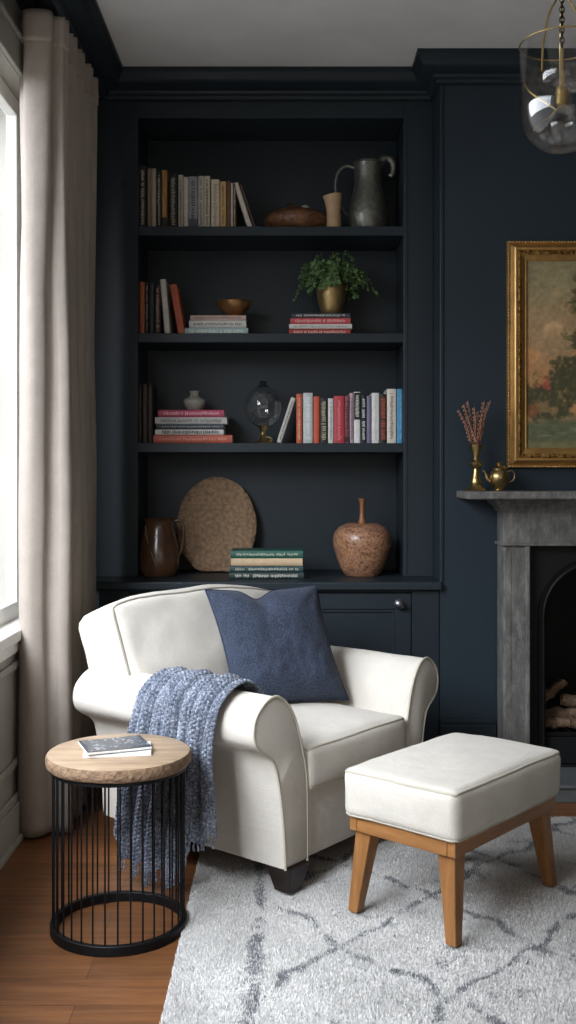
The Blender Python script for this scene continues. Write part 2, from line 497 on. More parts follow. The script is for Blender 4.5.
# ------------------------------------------------------------------ books
def book(w, d, h, col, par, letters=None, lw=.45, rough=.55, lz=(.08, .92), band=None):
    """standing book: spine towards -y at y=0, base at z=0, centred on x"""
    m = MB(); b = .0022
    n = 6
    outer = [(w / 2, d)] + [(w / 2 * math.sin(a) if False else w / 2 * math.cos(PI * k / n), -.0035 * math.sin(PI * k / n) + .0035) for k, a in ((k, 0) for k in range(n + 1))] + [(-w / 2, d)]
    inner = [(-w / 2 + b, d), (-w / 2 + b, .006), (w / 2 - b, .006), (w / 2 - b, d)]
    poly = outer + inner
    rings = [[(x, y, z) for x, y in poly] for z in (0, h)]
    m.loft(rings, True, True)
    m.build('cover', cmat(col, rough), par, smooth=40, merge=False)
    MB().box(-w / 2 + b, w / 2 - b, .006, d - .004, .003, h - .003).build('page_block', PAGES, par)
    yl = -.0007
    if band:
        for (z0, z1, c) in band:
            MB().box(-w / 2 * .96, w / 2 * .96, yl + .0001, .004, h * z0, h * z1).build('spine_band', cmat(c), par)
    if letters:
        m = MB(); z = h * lz[0]; rnd = random.Random(int(w * 1e6) + int(h * 1e5) + 5)
        while z < h * lz[1]:
            s = rnd.uniform(.003, .0065)
            if rnd.random() < .93:
                a = w * lw * rnd.uniform(.6, 1) / 2; o = rnd.uniform(-.06, .06) * w
                m.box(o - a, o + a, yl - .0005, yl + .003, z, z + s * .7)
            z += s + .0011
        if len(m.v) > 32: m.build('spine_lettering', cmat(letters), par, merge=False)


def stand(x0, x1, top, shelf_z, col, label, group, letters=None, Y=4.36, base=None, lean=0., d=.16, lw=.45, rough=.55, band=None, lz=(.08, .92)):
    w = (x1 - x0) * Y / F; zt = Z_(top, Y); h = zt - shelf_z
    a = math.radians(lean)
    if lean: h = (h - w * math.sin(abs(a))) / math.cos(a)
    t = thing('book', label, 'book', (X_((x0 + x1) / 2, Y), Y, shelf_z + (w / 2 * math.sin(abs(a)) if lean else 0) + .0004), group=group, rot=(0, a, 0))
    book(w * .97, d + random.uniform(-.01, .01), h, col, t, letters, lw, rough, lz, band)
    return t


G1 = 'books standing on the top shelf'
z = SH[0]
B = [
 (139, 146, 166, '#1a1a1b', 'black book at far left end of the top shelf row', '#b9b4a8', None),
 (147.2, 151, 168.5, '#85715a', 'narrow brown-tan book second from left on the top shelf', None, None),
 (151.2, 156, 168.5, '#aa9f8c', 'grey-beige book third from left on the top shelf', None, None),
 (156.4, 161.2, 171, '#1c2228', 'thin black book with pale lettering just left of the ochre book, top shelf', '#b7b4ab', None),
 (161.6, 167, 170, '#a97e45', 'ochre yellow book on the top shelf with a dark foot', None, [(.02, .2, '#22201d')]),
 (168, 177.6, 174, '#191817', 'wide black book with rows of pale lettering, top shelf', '#9d978a', None),
 (178.2, 183.2, 175, '#bdb5a5', 'cream-grey book directly right of the wide black book, top shelf', '#6e675c', None),
 (183.7, 188.3, 177, '#c9c3b6', 'narrow off-white book seventh from the black end, left of grey book, top shelf', None, None),
 (188.5, 197.6, 176.5, '#96959a', 'wide grey book with a blue foot on the top shelf', '#55545a', [(.02, .2, '#4a5468')]),
 (198, 203.8, 176, '#bcb7ac', 'pale grey book directly right of the wide grey book, top shelf', '#77726a', None),
 (204, 210, 176, '#cbc1ae', 'cream book with brown lettering in the middle right of the top shelf row', '#6c5342', None),
 (211, 219.6, 179.5, '#cfc3ad', 'wide beige book right of centre in the top shelf row', '#a28a70', None),
 (220, 226.2, 181.5, '#c8a670', 'pale golden yellow book on the top shelf', '#8d6c3c', None),
 (226.8, 230.3, 181, '#6a4a30', 'slim brown book just right of the golden yellow one, top shelf', None, None),
 (230.6, 233.2, 183, '#b8b0a2', 'very thin whitish book between two brown ones, top shelf', None, None),
 (233.4, 236, 184, '#62402c', 'slim reddish-brown book, last upright one on the top shelf', '#c9bfae', None),
]
for (a, b, t, c, l, le, bd) in B: stand(a, b, t, z, c, l, G1, le, band=bd)
stand(248.2, 253, 182, z, '#c7c0b2', 'white book leaning left at the right end of the top shelf row', G1, None, lean=-18, Y=4.36)
stand(254, 256.6, 184, z, '#4a3528', 'dark brown book leaning behind the white leaning book, top shelf', G1, None, lean=-18, Y=4.364)

G2 = 'books standing on the middle shelf'
z = SH[1]
for (a, b, t, c, l, le) in [
 (138.8, 144.6, 282, '#a2532f', 'rust orange book upright at the left end of the second shelf', None),
 (145, 148.6, 282.5, '#1b1b1d', 'slim black book right of the upright rust book, second shelf', '#8f8a80'),
 (148.8, 154.2, 283, '#252a33', 'dark navy book standing between two dark books, second shelf', None),
 (154.5, 160.6, 285, '#3a211e', 'dark maroon book with pale lettering on the second shelf', '#a18f84')]:
    stand(a, b, t, z, c, l, G2, le)
stand(164.6, 170.4, 279, z, '#c8c6bd', 'tall white book tilting left on the second shelf', G2, None, lean=-5)
stand(178.2, 185.2, 284, z, '#b2583a', 'orange-red book leaning left at the row end on second shelf', G2, '#8a3a24', lean=-10, lw=.3)


def lie(x0, x1, y0, y1, base_z, col, label, group, letters=None, Y=4.36, d=.17, lw=.5, rough=.5, rz=0.):
    L = (x1 - x0) * Y / F; tk = (y1 - y0) * Y / F
    t = thing('book', label, 'book', (X_(x0, Y), Y, base_z + tk / 2 + .0003), group=group, rot=(0, PI / 2, rz))
    book(tk, d, L, col, t, letters, lw, rough)
    return base_z + tk + .0006


def stack(rows, z, group, Y=4.36, d=.17):
    for i, (x0, x1, hpx, col, lab, le, lw) in enumerate(rows):
        z = lie(x0, x1, 0, hpx, z, col, lab, group, le, Y + random.uniform(-.004, .004), d, lw)
    return z


ZT1 = stack([(184.8, 248, 7.0, '#9fb9b5', 'pale teal book at the bottom of the stack under the bronze bowl', '#e6e2d8', .5),
       (189, 246, 7.2, '#cdcac2', 'thick white book in the middle of the stack under the bronze bowl', '#5a5b5b', .3),
       (190.3, 246, 5.2, '#c0a59a', 'dusty pink book on top of the stack under the bronze bowl', '#8a6f66', .4)], SH[1], 'books stacked under the bronze bowl')
ZT2 = stack([(289, 350.5, 5.9, '#b0443c', 'red book at the bottom of the stack under the gold plant pot', '#dfb3a6', .5),
       (289, 352, 4.9, '#d3d0c8', 'white book second from bottom under the gold plant pot', '#9a9893', .3),
       (290.5, 350.5, 6.0, '#bd4b4f', 'coral pink book third from bottom under the gold plant pot', '#e3a7a4', .55),
       (291.5, 350.3, 4.6, '#3c4046', 'charcoal book on top of the stack directly under the gold plant pot', '#b9b7b2', .5)], SH[1], 'books stacked under the plant')
G3 = 'books standing on the lower shelf'
z = SH[2]
for (a, b, t, c, l, le) in [
 (138, 141.6, 384, '#232326', 'thin black book with pale lettering at far left of the third shelf', '#a09b90'),
 (142.3, 147.2, 384, '#3a302b', 'dark brown book second from left on the third shelf', None),
 (147.5, 152.6, 385, '#2a2320', 'near-black brown book standing left of the flat stack, third shelf', '#4d4139')]:
    stand(a, b, t, z, c, l, G3, le)
ZT3 = stack([(153.3, 232, 8.4, '#b85a43', 'orange book at the bottom of the stack under the small clay pot', '#d88f77', .3),
       (155, 223.6, 5.4, '#d0cdc6', 'white book with bold black lettering, second lowest under the clay pot', '#24262a', .6),
       (156.5, 224, 5.0, '#3b4047', 'dark slate book in the middle of the stack under the clay pot', '#8b8f94', .3),
       (155, 227, 7.0, '#b7b5b2', 'light grey book second from top of the stack under the clay pot', '#7a7876', .5),
       (158.2, 224, 7.2, '#a9405a', 'raspberry pink book on top of the stack under the clay pot', '#e0a0ad', .45)], SH[2], 'books stacked under the clay pot')
stand(276.4, 281.4, 397, z, '#c9c6bd', 'off-white book leaning right against the lower row beside the glass globe', G3, '#4b4a48', lean=18, lw=.3)
R = [
 (296.3, 302.3, 394, '#c4603f', 'orange book at the left end of the row right of the globe', '#e8b79d', .35, None),
 (303, 312.8, 393, '#c3c6c4', 'wide pale grey book second in the row right of the globe', '#e6e8e6', .5, None),
 (313.4, 319.6, 396.5, '#c4583c', 'plain orange-red book third in the row right of the globe', None, .4, None),
 (320, 327.8, 398, '#1f2022', 'black book with yellowish lettering left of a thin white book', '#b8ad8b', .6, None),
 (328.1, 333.6, 398.5, '#d8d6d1', 'thin white book between black and wide red books, third shelf', '#77716f', .3, None),
 (333.9, 344.6, 396, '#ba3d45', 'wide crimson red book in the row on the third shelf', '#dd8f8d', .25, None),
 (345, 349.6, 396, '#8a4d5a', 'mottled pink and dark book right of the wide red book', '#2c2326', .7, [(.02, .14, '#26262a')]),
 (349.8, 353.8, 393, '#b79ca2', 'slim dusty pink book left of the half black half white book', '#6d565d', .5, None),
 (354, 360.4, 392, '#e0dfdb', 'book with black upper and white lower spine, third shelf', '#d8d6cf', .6, [(.46, .985, '#18181a')]),
 (361, 366.4, 395, '#17181b', 'black book with white lettering right of the half black half white book', '#d5d3cd', .6, None),
 (366.7, 371.4, 396, '#77718a', 'lavender grey book left of a wide plain white book', None, .4, None),
 (371.7, 379.4, 393, '#dddcd6', 'plain white book left of the black and rust lettered book', '#c8b9a8', .2, None),
 (380, 386.7, 394, '#2c1a17', 'black book with rust red lettering between two white books', '#b8553c', .7, None),
 (387, 396.4, 389, '#dcd6ca', 'tall ivory book beside the blue book, third shelf', '#8f6f55', .35, None),
 (397, 404.0, 389, '#3f8fb8', 'bright blue book at the right end of the third shelf', '#7fb8d2', .25, None)]
for (a, b, t, c, l, le, lw, bd) in R: stand(a, b, t, z, c, l, G3, le, lw=lw, band=bd, lz=(.52, .94) if c == '#e0dfdb' else (.08, .92))
YS = 4.2
ZT4 = stack([(229, 304, 6.8, '#1d2f30', 'black-green book at the bottom of the stack on the ledge', '#c5c2b4', .45),
       (229.5, 303, 6.2, '#27403f', 'dark teal book second from bottom in the stack on the ledge', '#b4b5a6', .4),
       (231, 302.5, 7.4, '#c9ae8b', 'tan cream book under the green top book on the ledge', '#d9c3a4', .2),
       (230.6, 303, 7.6, '#26574b', 'deep green book on top of the stack on the ledge', '#b9c0a8', .35)], ZCT, 'books stacked on the ledge', YS, .16)

# ------------------------------------------------------------------ ornaments on the shelves
def sc(px, Y): return px * Y / F
Y0 = 4.44
# carved wooden bowl with two stones in it
t = thing('wooden_bowl', 'low round carved brown wooden bowl on the top shelf', 'bowl', (X_(296.5, Y0), Y0, SH[0]))
R_ = sc(32.5, Y0)
def carve(a, z): return .018 * math.sin(13 * a) * math.sin(z * 90)
MB().lathe([(.001, .0), (R_ * .62, 0), (R_ * .78, .008), (R_ * .96, .03), (R_, .046), (R_ * .97, .062), (R_ * .86, .076), (R_ * .72, .083), (R_ * .66, .082), (R_ * .6, .07), (R_ * .3, .045), (.001, .04)], seg=56, wob=carve).build('bowl_body', WOODBOWL, t, smooth=60)
MB().lathe([(R_ * .72, .0825), (R_ * .75, .086), (R_ * .70, .089), (R_ * .665, .086), (R_ * .66, .08)], seg=40).build('rim', WOODBOWL, t, smooth=60)
o = MB().ball((0, 0, 0), .034, .028, .046).build('pebble', mat_basic('dark_brown_stone', '#4b3026', .6, 0, .2, 30), smooth=180)
o.location = (X_(291, Y0), Y0, SH[0] + .083); tag(o, 'dark brown rounded pebble in the wooden bowl', 'stone', 'stones in the wooden bowl')
o = MB().ball((0, 0, 0), .026, .024, .038).build('pebble', mat_basic('pale_stone', '#b8b1a4', .6, 0, .15, 30), smooth=180)
o.location = (X_(304, Y0) + .005, Y0 - .005, SH[0] + .084); tag(o, 'pale whitish pebble in the wooden bowl', 'stone', 'stones in the wooden bowl')
# horn-like carved vase
path = catmull([(.000, 0, 0), (-.002, 0, .03), (-.003, 0, .06), (-.004, 0, .09), (-.005, 0, .12), (-.006, 0, .148)], 5)
Yh = 4.40
hv = MB(); pr = lambda u: .033 - .004 * math.sin(u * PI) + .012 * max(0, u - .55) * 1.2
rings = []
for i, p in enumerate(path):
    u = i / (len(path) - 1); r = pr(u)
    rings.append([(p.x + r * math.cos(2 * PI * j / 20) * (1 + .05 * math.sin(3 * 2 * PI * j / 20 + 4 * u)), p.y + r * math.sin(2 * PI * j / 20), p.z + (.006 * math.cos(2 * PI * j / 20) if u > .9 else 0)) for j in range(20)])
inn = [[(x * .82 + path[-1].x * .18, y * .82, z - .002) for x, y, z in rings[-1]], [(x * .7 + path[-1].x * .3, y * .7, z - .03) for x, y, z in rings[-1]]]
hv.loft(rings + inn, True, True)
o = hv.build('horn_vase', HORN, smooth=60); o.location = (X_(333, Yh) + .004, Yh - .012, SH[0] + .0005)
tag(o, 'small tan carved horn-like vase between the wooden bowl and the pewter jug', 'vase')
# pewter jug
Yj = 4.45
t = thing('pewter_jug', 'dark grey hammered pewter jug with looped handle on the top shelf', 'jug', (X_(368, Yj), Yj, SH[0]))
k = sc(1, Yj); H = Z_(163.5, Yj) - SH[0]
prof = [(.001, 0), (16 * k, 0), (17 * k, .006), (18.5 * k, .02), (20.3 * k, .055), (20.5 * k, .08), (19.2 * k, .115), (16.6 * k, .155), (14.2 * k, .195), (13.4 * k, .225), (14 * k, H - .015), (14.8 * k, H), (13.8 * k, H - .001), (12.6 * k, H - .03), (12 * k, .19), (.001, .17)]
MB().lathe(prof, seg=40, wob=lambda a, z: .012 * math.sin(9 * a + z * 60)).build('jug_body', PEWTER, t, smooth=60)
MB().lathe([(14.6 * k, H - .006), (15.6 * k, H - .003), (15.4 * k, H + .002), (14.2 * k, H + .002)], seg=40).build('rim', PEWTER, t, smooth=60)
hp = catmull([(-13.5 * k, 0, H - .02), (-22 * k, 0, H - .012), (-30 * k, 0, H - .04), (-32.5 * k, 0, H - .10), (-30 * k, 0, H - .16), (-24 * k, 0, H - .205), (-19.6 * k, 0, H - .222)], 6)
MB().tube(hp, lambda u: .0075 - .002 * u, 10).build('handle', PEWTER, t, smooth=60)
sp = catmull([(10 * k, 0, H - .012), (15 * k, 0, H + .016), (20 * k, 0, H + .022), (24.5 * k, 0, H + .005), (25.5 * k, 0, H - .025), (23.5 * k, 0, H - .05), (21.5 * k, 0, H - .045)], 6)
MB().tube(sp, lambda u: .019 - .009 * u, 10).build('spout', PEWTER, t, smooth=60)
# bronze bowl
Yb = 4.43
t = thing('bronze_bowl', 'small footed bronze bowl on top of the pale book stack', 'bowl', (X_(234, Yb), Yb, ZT1))
k = sc(1, Yb)
MB().lathe([(.001, 0), (7 * k, 0), (7.4 * k, .003), (6.5 * k, .009), (8 * k, .014), (12.5 * k, .028), (16 * k, .045), (17.4 * k, .062), (17.6 * k, .066), (16.8 * k, .066), (15 * k, .048), (9 * k, .024), (.001, .018)], seg=40).build('bowl_body', BRONZE, t, smooth=50)
MB().lathe([(17.3 * k, .0635), (18.1 * k, .066), (17.4 * k, .069), (16.6 * k, .067)], seg=40).build('rim', BRONZE, t, smooth=60)
# plant in gold pot
Yp = 4.44
t = thing('potted_plant', 'bushy green plant in a brushed gold pot on a book stack', 'plant', (X_(331.5, Yp), Yp, ZT2))
k = sc(1, Yp); H = sc(29, Yp)
MB().lathe([(.001, 0), (8 * k, 0), (9.4 * k, .004), (11.2 * k, .025), (13.6 * k, .06), (14.9 * k, .095), (15.2 * k, H), (14.3 * k, H), (13.6 * k, H - .02), (.001, H - .022)], seg=40).build('pot', GOLDPOT, t, smooth=50)
MB().lathe([(14.9 * k, H - .006), (15.7 * k, H - .002), (15.3 * k, H + .002), (14.4 * k, H + .001)], seg=40).build('rim', GOLDPOT, t, smooth=60)
lf = MB(); st = MB(); rnd = random.Random(3)
for i in range(84):
    a = rnd.uniform(0, 2 * PI); sp_ = rnd.uniform(.1, 1); L = rnd.uniform(.09, .165)
    reach = L * (.5 + .52 * sp_); up = (1 - .70 * sp_) * L * .86 + .010
    dx, dy = math.cos(a), math.sin(a) * .65
    droop = .085 * sp_ * rnd.uniform(.3, 1.2)
    p0 = Vector((dx * 9 * k * rnd.uniform(.2, 1), dy * 9 * k, H - .015))
    P = catmull([p0, p0 + Vector((dx * reach * .3, dy * reach * .3, up * .6 + .012)), p0 + Vector((dx * reach * .7, dy * reach * .7, up + .01)), p0 + Vector((dx * reach, dy * reach, up - droop))], 5)
    st.tube(P, .0011, 5)
    for q in range(4, len(P)):
        for s_ in (-1, 1):
            for rep in range(1 if q < len(P) - 1 else 2):
                d = (P[q] - P[q - 1]).normalized()
                side = d.cross(Vector((0, 0, 1))).normalized() * s_
                dirn = (d * rnd.uniform(.2, .9) + side * rnd.uniform(.5, 1) + Vector((rnd.uniform(-.4, .4), rnd.uniform(-.4, .4), rnd.uniform(-.5, .5)))).normalized()
                L2 = rnd.uniform(.014, .025); w = L2 * .33
                nn = dirn.cross(Vector((rnd.uniform(-1, 1), rnd.uniform(-1, 1), rnd.uniform(-.3, 1)))).normalized()
                hh = dirn.cross(nn) * .003
                b = P[q]
                vs = [b, b + dirn * L2 * .5 + nn * w + hh, b + dirn * L2, b + dirn * L2 * .5 - nn * w + hh, b + dirn * L2 * .5]
                lf.add([tuple(v) for v in vs], [(0, 1, 4), (1, 2, 4), (2, 3, 4), (3, 0, 4)])
st.build('stem', mat_basic('plant_stem', '#43542f', .7), t, smooth=60, merge=False)
lf.build('foliage', LEAF, t, merge=False)
# small clay pot
Ys = 4.43
t = thing('clay_pot', 'small squat grey clay pot on the pink-topped book stack', 'pot', (X_(194.5, Ys), Ys, ZT3))
k = sc(1, Ys)
MB().lathe([(.001, 0), (6 * k, 0), (6.6 * k, .002), (9.3 * k, .014), (11 * k, .032), (11.1 * k, .040), (9.6 * k, .049), (5.6 * k, .056), (4.4 * k, .061), (4.2 * k, .074), (5.0 * k, .083), (4.3 * k, .083), (3.4 * k, .074), (.001, .06)], seg=36).build('pot_body', POTCLAY, t, smooth=60)
# glass globe on brass stand
Yg = 4.43
t = thing('glass_globe', 'clear glass globe with knob lid on a brass stand', 'globe', (X_(263, Yg), Yg, SH[2]))
k = sc(1, Yg); zc = Z_(407, Yg) - SH[2]; Rg = 18.6 * k; Rz = 21 * k
MB().lathe([(.001, 0), (12.5 * k, 0), (12.6 * k, .003), (10 * k, .008), (5.5 * k, .013), (3.2 * k, .02), (2.3 * k, .03), (3.4 * k, .037), (2.2 * k, .044), (2.4 * k, .052), (4.5 * k, zc - Rz + .004), (5 * k, zc - Rz + .008), (.001, zc - Rz + .008)], seg=32).build('stand', BRASS, t, smooth=50)
MB().tube(catmull([(5 * k, -.004, .008), (9 * k, -.01, .016), (7 * k, -.012, .026), (3.2 * k, -.006, .03)], 5), .003, 8).build('stand_scroll', BRASS, t, smooth=60)
gl = MB(); gl.ball((0, 0, zc), Rg, Rg, Rz, 36, 22)
gl.build('glass_bowl', CLEAR, t, smooth=180)
MB().lathe([(.001, zc + Rz - .004), (5 * k, zc + Rz - .003), (5.6 * k, zc + Rz + .001), (2.6 * k, zc + Rz + .005), (2.4 * k, zc + Rz + .008), (4 * k, zc + Rz + .014), (3.2 * k, zc + Rz + .02), (.001, zc + Rz + .022)], seg=24).build('lid_knob', mat_basic('smoked_knob', '#34353a', .2, .3), t, smooth=60)
# glazed pitcher on the ledge
Yq = 4.34
t = thing('clay_pitcher', 'dark brown glazed pitcher with side handle on the ledge', 'pitcher', (X_(159, Yq), Yq, ZCT))
k = sc(1, Yq); H = sc(57, Yq)
MB().lathe([(.001, 0), (16 * k, 0), (17.5 * k, .004), (19.8 * k, .03), (20.6 * k, .07), (19.4 * k, .12), (16.4 * k, .17), (14.2 * k, .2), (14.6 * k, .222), (16.2 * k, H), (15.2 * k, H), (13.4 * k, .215), (13 * k, .19), (.001, .15)], seg=40).build('pitcher_body', DARKCUP, t, smooth=60)
MB().lathe([(15.6 * k, H - .005), (16.8 * k, H), (15.8 * k, H + .003), (14.8 * k, H)], seg=40).build('rim', DARKCUP, t, smooth=60)
MB().tube(catmull([(14 * k, 0, H - .012), (21 * k, 0, H - .006), (24.5 * k, 0, H - .04), (24 * k, 0, H - .09), (21.5 * k, 0, H - .135), (18.8 * k, 0, H - .155)], 6), .0065, 10).build('handle', DARKCUP, t, smooth=60)
MB().tube(catmull([(-12.2 * k, -.045, H - .025), (-10 * k, -.058, .16), (-5 * k, -.078, .1), (0, -.087, .045)], 5), .0022, 6).build('trailing_ridge', mat_basic('pale_glaze_line', '#7d5a40', .3), t, smooth=60)
# woven disc leaning on the back
Yd = 4.52
rd = sc(40, Yd)
rings = []
NS = 120
def edge(a):
    x, y = math.cos(a), math.sin(a)
    r = 1 + .018 * N3((x, y, 0), 3, 5) + .012 * N3((x, y, 0), 14, 2)
    if y < -.86: r *= .93 / max(.93, abs(y)) if abs(y) > .93 else 1
    return r
dm = MB()
for (rr, yy) in ((.02, -.016), (.25, -.017), (.45, -.018), (.62, -.018), (.8, -.017), (.93, -.015), (1.0, -.008), (1.0, .006), (.96, .012), (.5, .014), (.02, .014)):
    rings.append([(rd * rr * edge(2 * PI * j / NS) * math.cos(2 * PI * j / NS), yy + (.004 * N3((rr * math.cos(2 * PI * j / NS), rr * math.sin(2 * PI * j / NS), 0), 6, 1) if yy < 0 and rr < 1 else 0), rd * 1.235 * rr * edge(2 * PI * j / NS) * math.sin(2 * PI * j / NS)) for j in range(NS)])
dm.loft(rings, True, True)
zmin = min(v[2] for v in dm.v)
dm.v = [(x, y, zz - zmin) for x, y, zz in dm.v]
o = dm.build('round_fibre_disc', DISC, smooth=60)
o.rotation_euler = (-math.radians(11), 0, 0); o.location = (X_(216.5, Yd), Yd - .030, ZCT + .003)
tag(o, 'large round rough brown disc leaning upright on the ledge', 'disc')
# apple-shaped vase
Ya = 4.36
t = thing('wooden_vase', 'round speckled brown wooden vase with a thin neck, apple-like, on the ledge', 'vase', (X_(362, Ya), Ya, ZCT))
k = sc(1, Ya); Hb = sc(52, Ya); Hs = sc(77, Ya)
MB().lathe([(.001, 0), (16 * k, 0), (17.5 * k, .003), (21 * k, .03), (25.5 * k, .075), (28.6 * k, .12), (29.2 * k, .15), (27.6 * k, .18), (23 * k, .202), (15 * k, Hb + .002), (8 * k, Hb), (3 * k, Hb - .004), (.001, Hb - .004)], seg=48).build('vase_body', APPLE, t, smooth=60)
MB().lathe([(5.2 * k, Hb - .005), (4.0 * k, Hb + .006), (2.8 * k, Hb + .02), (2.2 * k, Hb + .045), (2.4 * k, Hs - .022), (3.4 * k, Hs - .008), (3.9 * k, Hs), (2.6 * k, Hs), (1.4 * k, Hs - .01), (.001, Hs - .012)], seg=24).build('neck', APPLESTEM, t, smooth=60)

# ------------------------------------------------------------------ fireplace
FXC = 1.196
YJ = 4.0
t = thing('hearth_slab', 'grey slate hearth slab in front of the fireplace', 'hearth', (FXC, YJ, 0))
MB().box(-.44, .44, 3.84 - YJ, YC - YJ, 0, .054).box(-.45, .45, 3.83 - YJ, YC - YJ, .054, .066).build('slab', SLATE, t, bevel=.004, merge=False)
fp = thing('fireplace_surround', 'weathered grey stone mantelpiece with shelf, frieze and jambs', 'fireplace', (FXC, YJ, .066))
def fb(name, x0, x1, y0, y1, z0, z1, bev=.004): return MB().box(x0 - FXC, x1 - FXC, y0 - YJ, y1 - YJ, z0 - .066, z1 - .066).build(name, STONE, fp, bevel=bev)
fb('mantel_shelf', .66, 2 * FXC - .66, 3.86, YC, 1.110, 1.139, .006)
for s in (-1, 1):
    x0, x1 = sorted((FXC + s * .376, FXC + s * .274))
    jb = fb('jamb', x0, x1, YJ, YC, .067, .934, .008)
    a, b = sorted((s * .276, s * .292))
    MB().box(a, b, -.012, .0, 0, .868).build('jamb_bead', STONE, jb, bevel=.004)
    a, b = sorted((s * .366, s * .346))
    MB().box(a, b, -.002, .0, 0, .868).build('jamb_bead', STONE, jb, bevel=.003)
fb('frieze', FXC - .376, FXC + .376, YJ, YC, .934, 1.09, .004)
fb('frieze_band', FXC - .386, FXC + .386, YJ - .016, YC, .930, .943, .004)
pr = [(0, 1.110), (.04, 1.110), (.04, 1.100), (.036, 1.092), (.022, 1.082), (.012, 1.070), (.008, 1.060), (0, 1.058)]
cv = sweep([(FXC - .376, YC), (FXC - .376, YJ), (FXC + .376, YJ), (FXC + .376, YC)][::-1][::-1], [(-k_ if False else k_, z_) for k_, z_ in pr])
# the path runs round the chimney front; the moulding must project outwards
def sweep_out(path, prof): return sweep(path[::-1], prof)
cv = sweep_out([(FXC + .376, YC), (FXC + .376, YJ), (FXC - .376, YJ), (FXC - .376, YC)], pr)
cv.v = [(x - FXC, y - YJ, zz - .066) for x, y, zz in cv.v]
cv.build('bed_moulding', STONE, fp, smooth=30)

fi = thing('fireplace_insert', 'black cast iron arched fireplace insert with dark firebox', 'fireplace', (FXC, 4.05, .066))
m = MB(); Ra = .212; zc = .652 - .066; hw = .273; ht = .867
NA = 28
ar = [(-Ra, .0)] + [(-Ra * math.cos(PI * k / NA), zc + Ra * math.sin(PI * k / NA)) for k in range(NA + 1)] + [(Ra, 0)]
ou = [(-hw, 0)]
for k in range(NA + 1):
    a = PI * k / NA; dx, dz = -math.cos(a), math.sin(a)
    s_ = min(hw / max(abs(dx), 1e-6), (ht - zc) / max(dz, 1e-6))
    ou.append((dx * s_, zc + dz * s_))
ou.append((hw, 0))
n = len(ar)
for yy in (-.0, .025): m.v += [(x, yy, zz) for x, zz in ar] + [(x, yy, zz) for x, zz in ou]
for i in range(n - 1):
    a, b, c, d = i, i + 1, n + i + 1, n + i
    m.f += [(a, b, c, d), (a + 2 * n, d + 2 * n, c + 2 * n, b + 2 * n), (a, a + 2 * n, b + 2 * n, b), (d, c, c + 2 * n, d + 2 * n)]
m.f += [(0, n, 3 * n, 2 * n), (n - 1, 3 * n - 1, 4 * n - 1, 2 * n - 1)]
m.build('front_plate', IRON_DARK, fi, smooth=30, merge=True)
MB().tube([(x, -.004, zz) for x, zz in ar], .009, 8).build('arch_rim', IRON, fi, smooth=60)
MB().tube([(x * 1.09, -.002, zc + (zz - zc) * 1.09 if zz > .01 else 0) for x, zz in ar], .004, 6).build('arch_bead', IRON, fi, smooth=60)
m = MB()
m.box(-.236, -.226, .026, .40, 0, .86).box(.226, .236, .026, .40, 0, .86).box(-.236, .236, .39, .40, 0, .86).box(-.236, .236, .026, .40, .85, .86).box(-.236, .236, .026, .40, 0, .01)
m.build('firebox', IRON_DARK, fi, merge=False)
# fire grate + ash pan cover
gt = thing('fire_grate', 'black iron grate holding logs inside the fireplace', 'grate', (FXC, 4.12, .077))
m = MB().box(-.2, .2, -.04, -.02, 0, .105)
m.build('ash_cover', IRON_DARK, gt, bevel=.004)
m = MB()
for i in range(9):
    x = -.19 + i * .0475
    m.box(x - .006, x + .006, -.03, .2, .108, .122)
m.build('grate_bars', IRON, gt, bevel=.002, merge=False)
for zz in (.115,): MB().box(-.2, .2, -.042, -.028, zz - .008, zz + .008).build('front_rail', IRON, gt, bevel=.003)
rnd = random.Random(11)
logs = [(-.155, .02, .146, .12, 0, 8, .022), (-.02, .015, .147, .13, 0, -6, .023), (.12, .02, .146, .13, 0, 5, .022), (-.10, .075, .168, .19, 0, 10, .024), (.10, .08, .168, .18, 0, -8, .024), (-.135, .135, .238, .15, 38, 10, .020), (.0, .075, .218, .20, 0, -16, .022)]
lab = ['short charred log at the left end of the bottom row in the fireplace grate', 'charred log in the middle of the bottom row in the fireplace grate', 'charred log at the right end of the bottom row in the fireplace grate', 'charred log on the left of the second layer in the fireplace', 'charred log on the right of the second layer in the fireplace', 'short log standing tilted up on the left of the fireplace pile', 'log lying on the very top of the fireplace pile']
for (x, y, zz, L, el, az, r), lb in zip(logs, lab):
    t = thing('fire_log', lb, 'log', (FXC + x, 4.12 + y, .077 + zz), group='logs in the fireplace grate', rot=(0, -math.radians(el), math.radians(az)))
    P = [(-L / 2 + L * i / 10, .004 * math.sin(i * 1.3), .004 * math.cos(i * 1.7)) for i in range(11)]
    mm = MB(); mm.tube(P, lambda u: r * (1 + .08 * math.sin(u * 9 + x * 20)), 14)
    mm.v = [tuple(Vector(v) * (1) + Vector((0, 1, 1)) * .006 * N3(v, 40, x * 9)) for v in mm.v]
    mm.build('bark', LOG, t, smooth=50)
    MB().lathe([(.001, 0), (r * .9, 0), (r * .9, .003), (.001, .003)], seg=16).build('cut_end', LOGEND, t).matrix_local = Matrix.Translation((-L / 2 - .001, 0, 0)) @ Matrix.Rotation(-PI / 2, 4, 'Y')

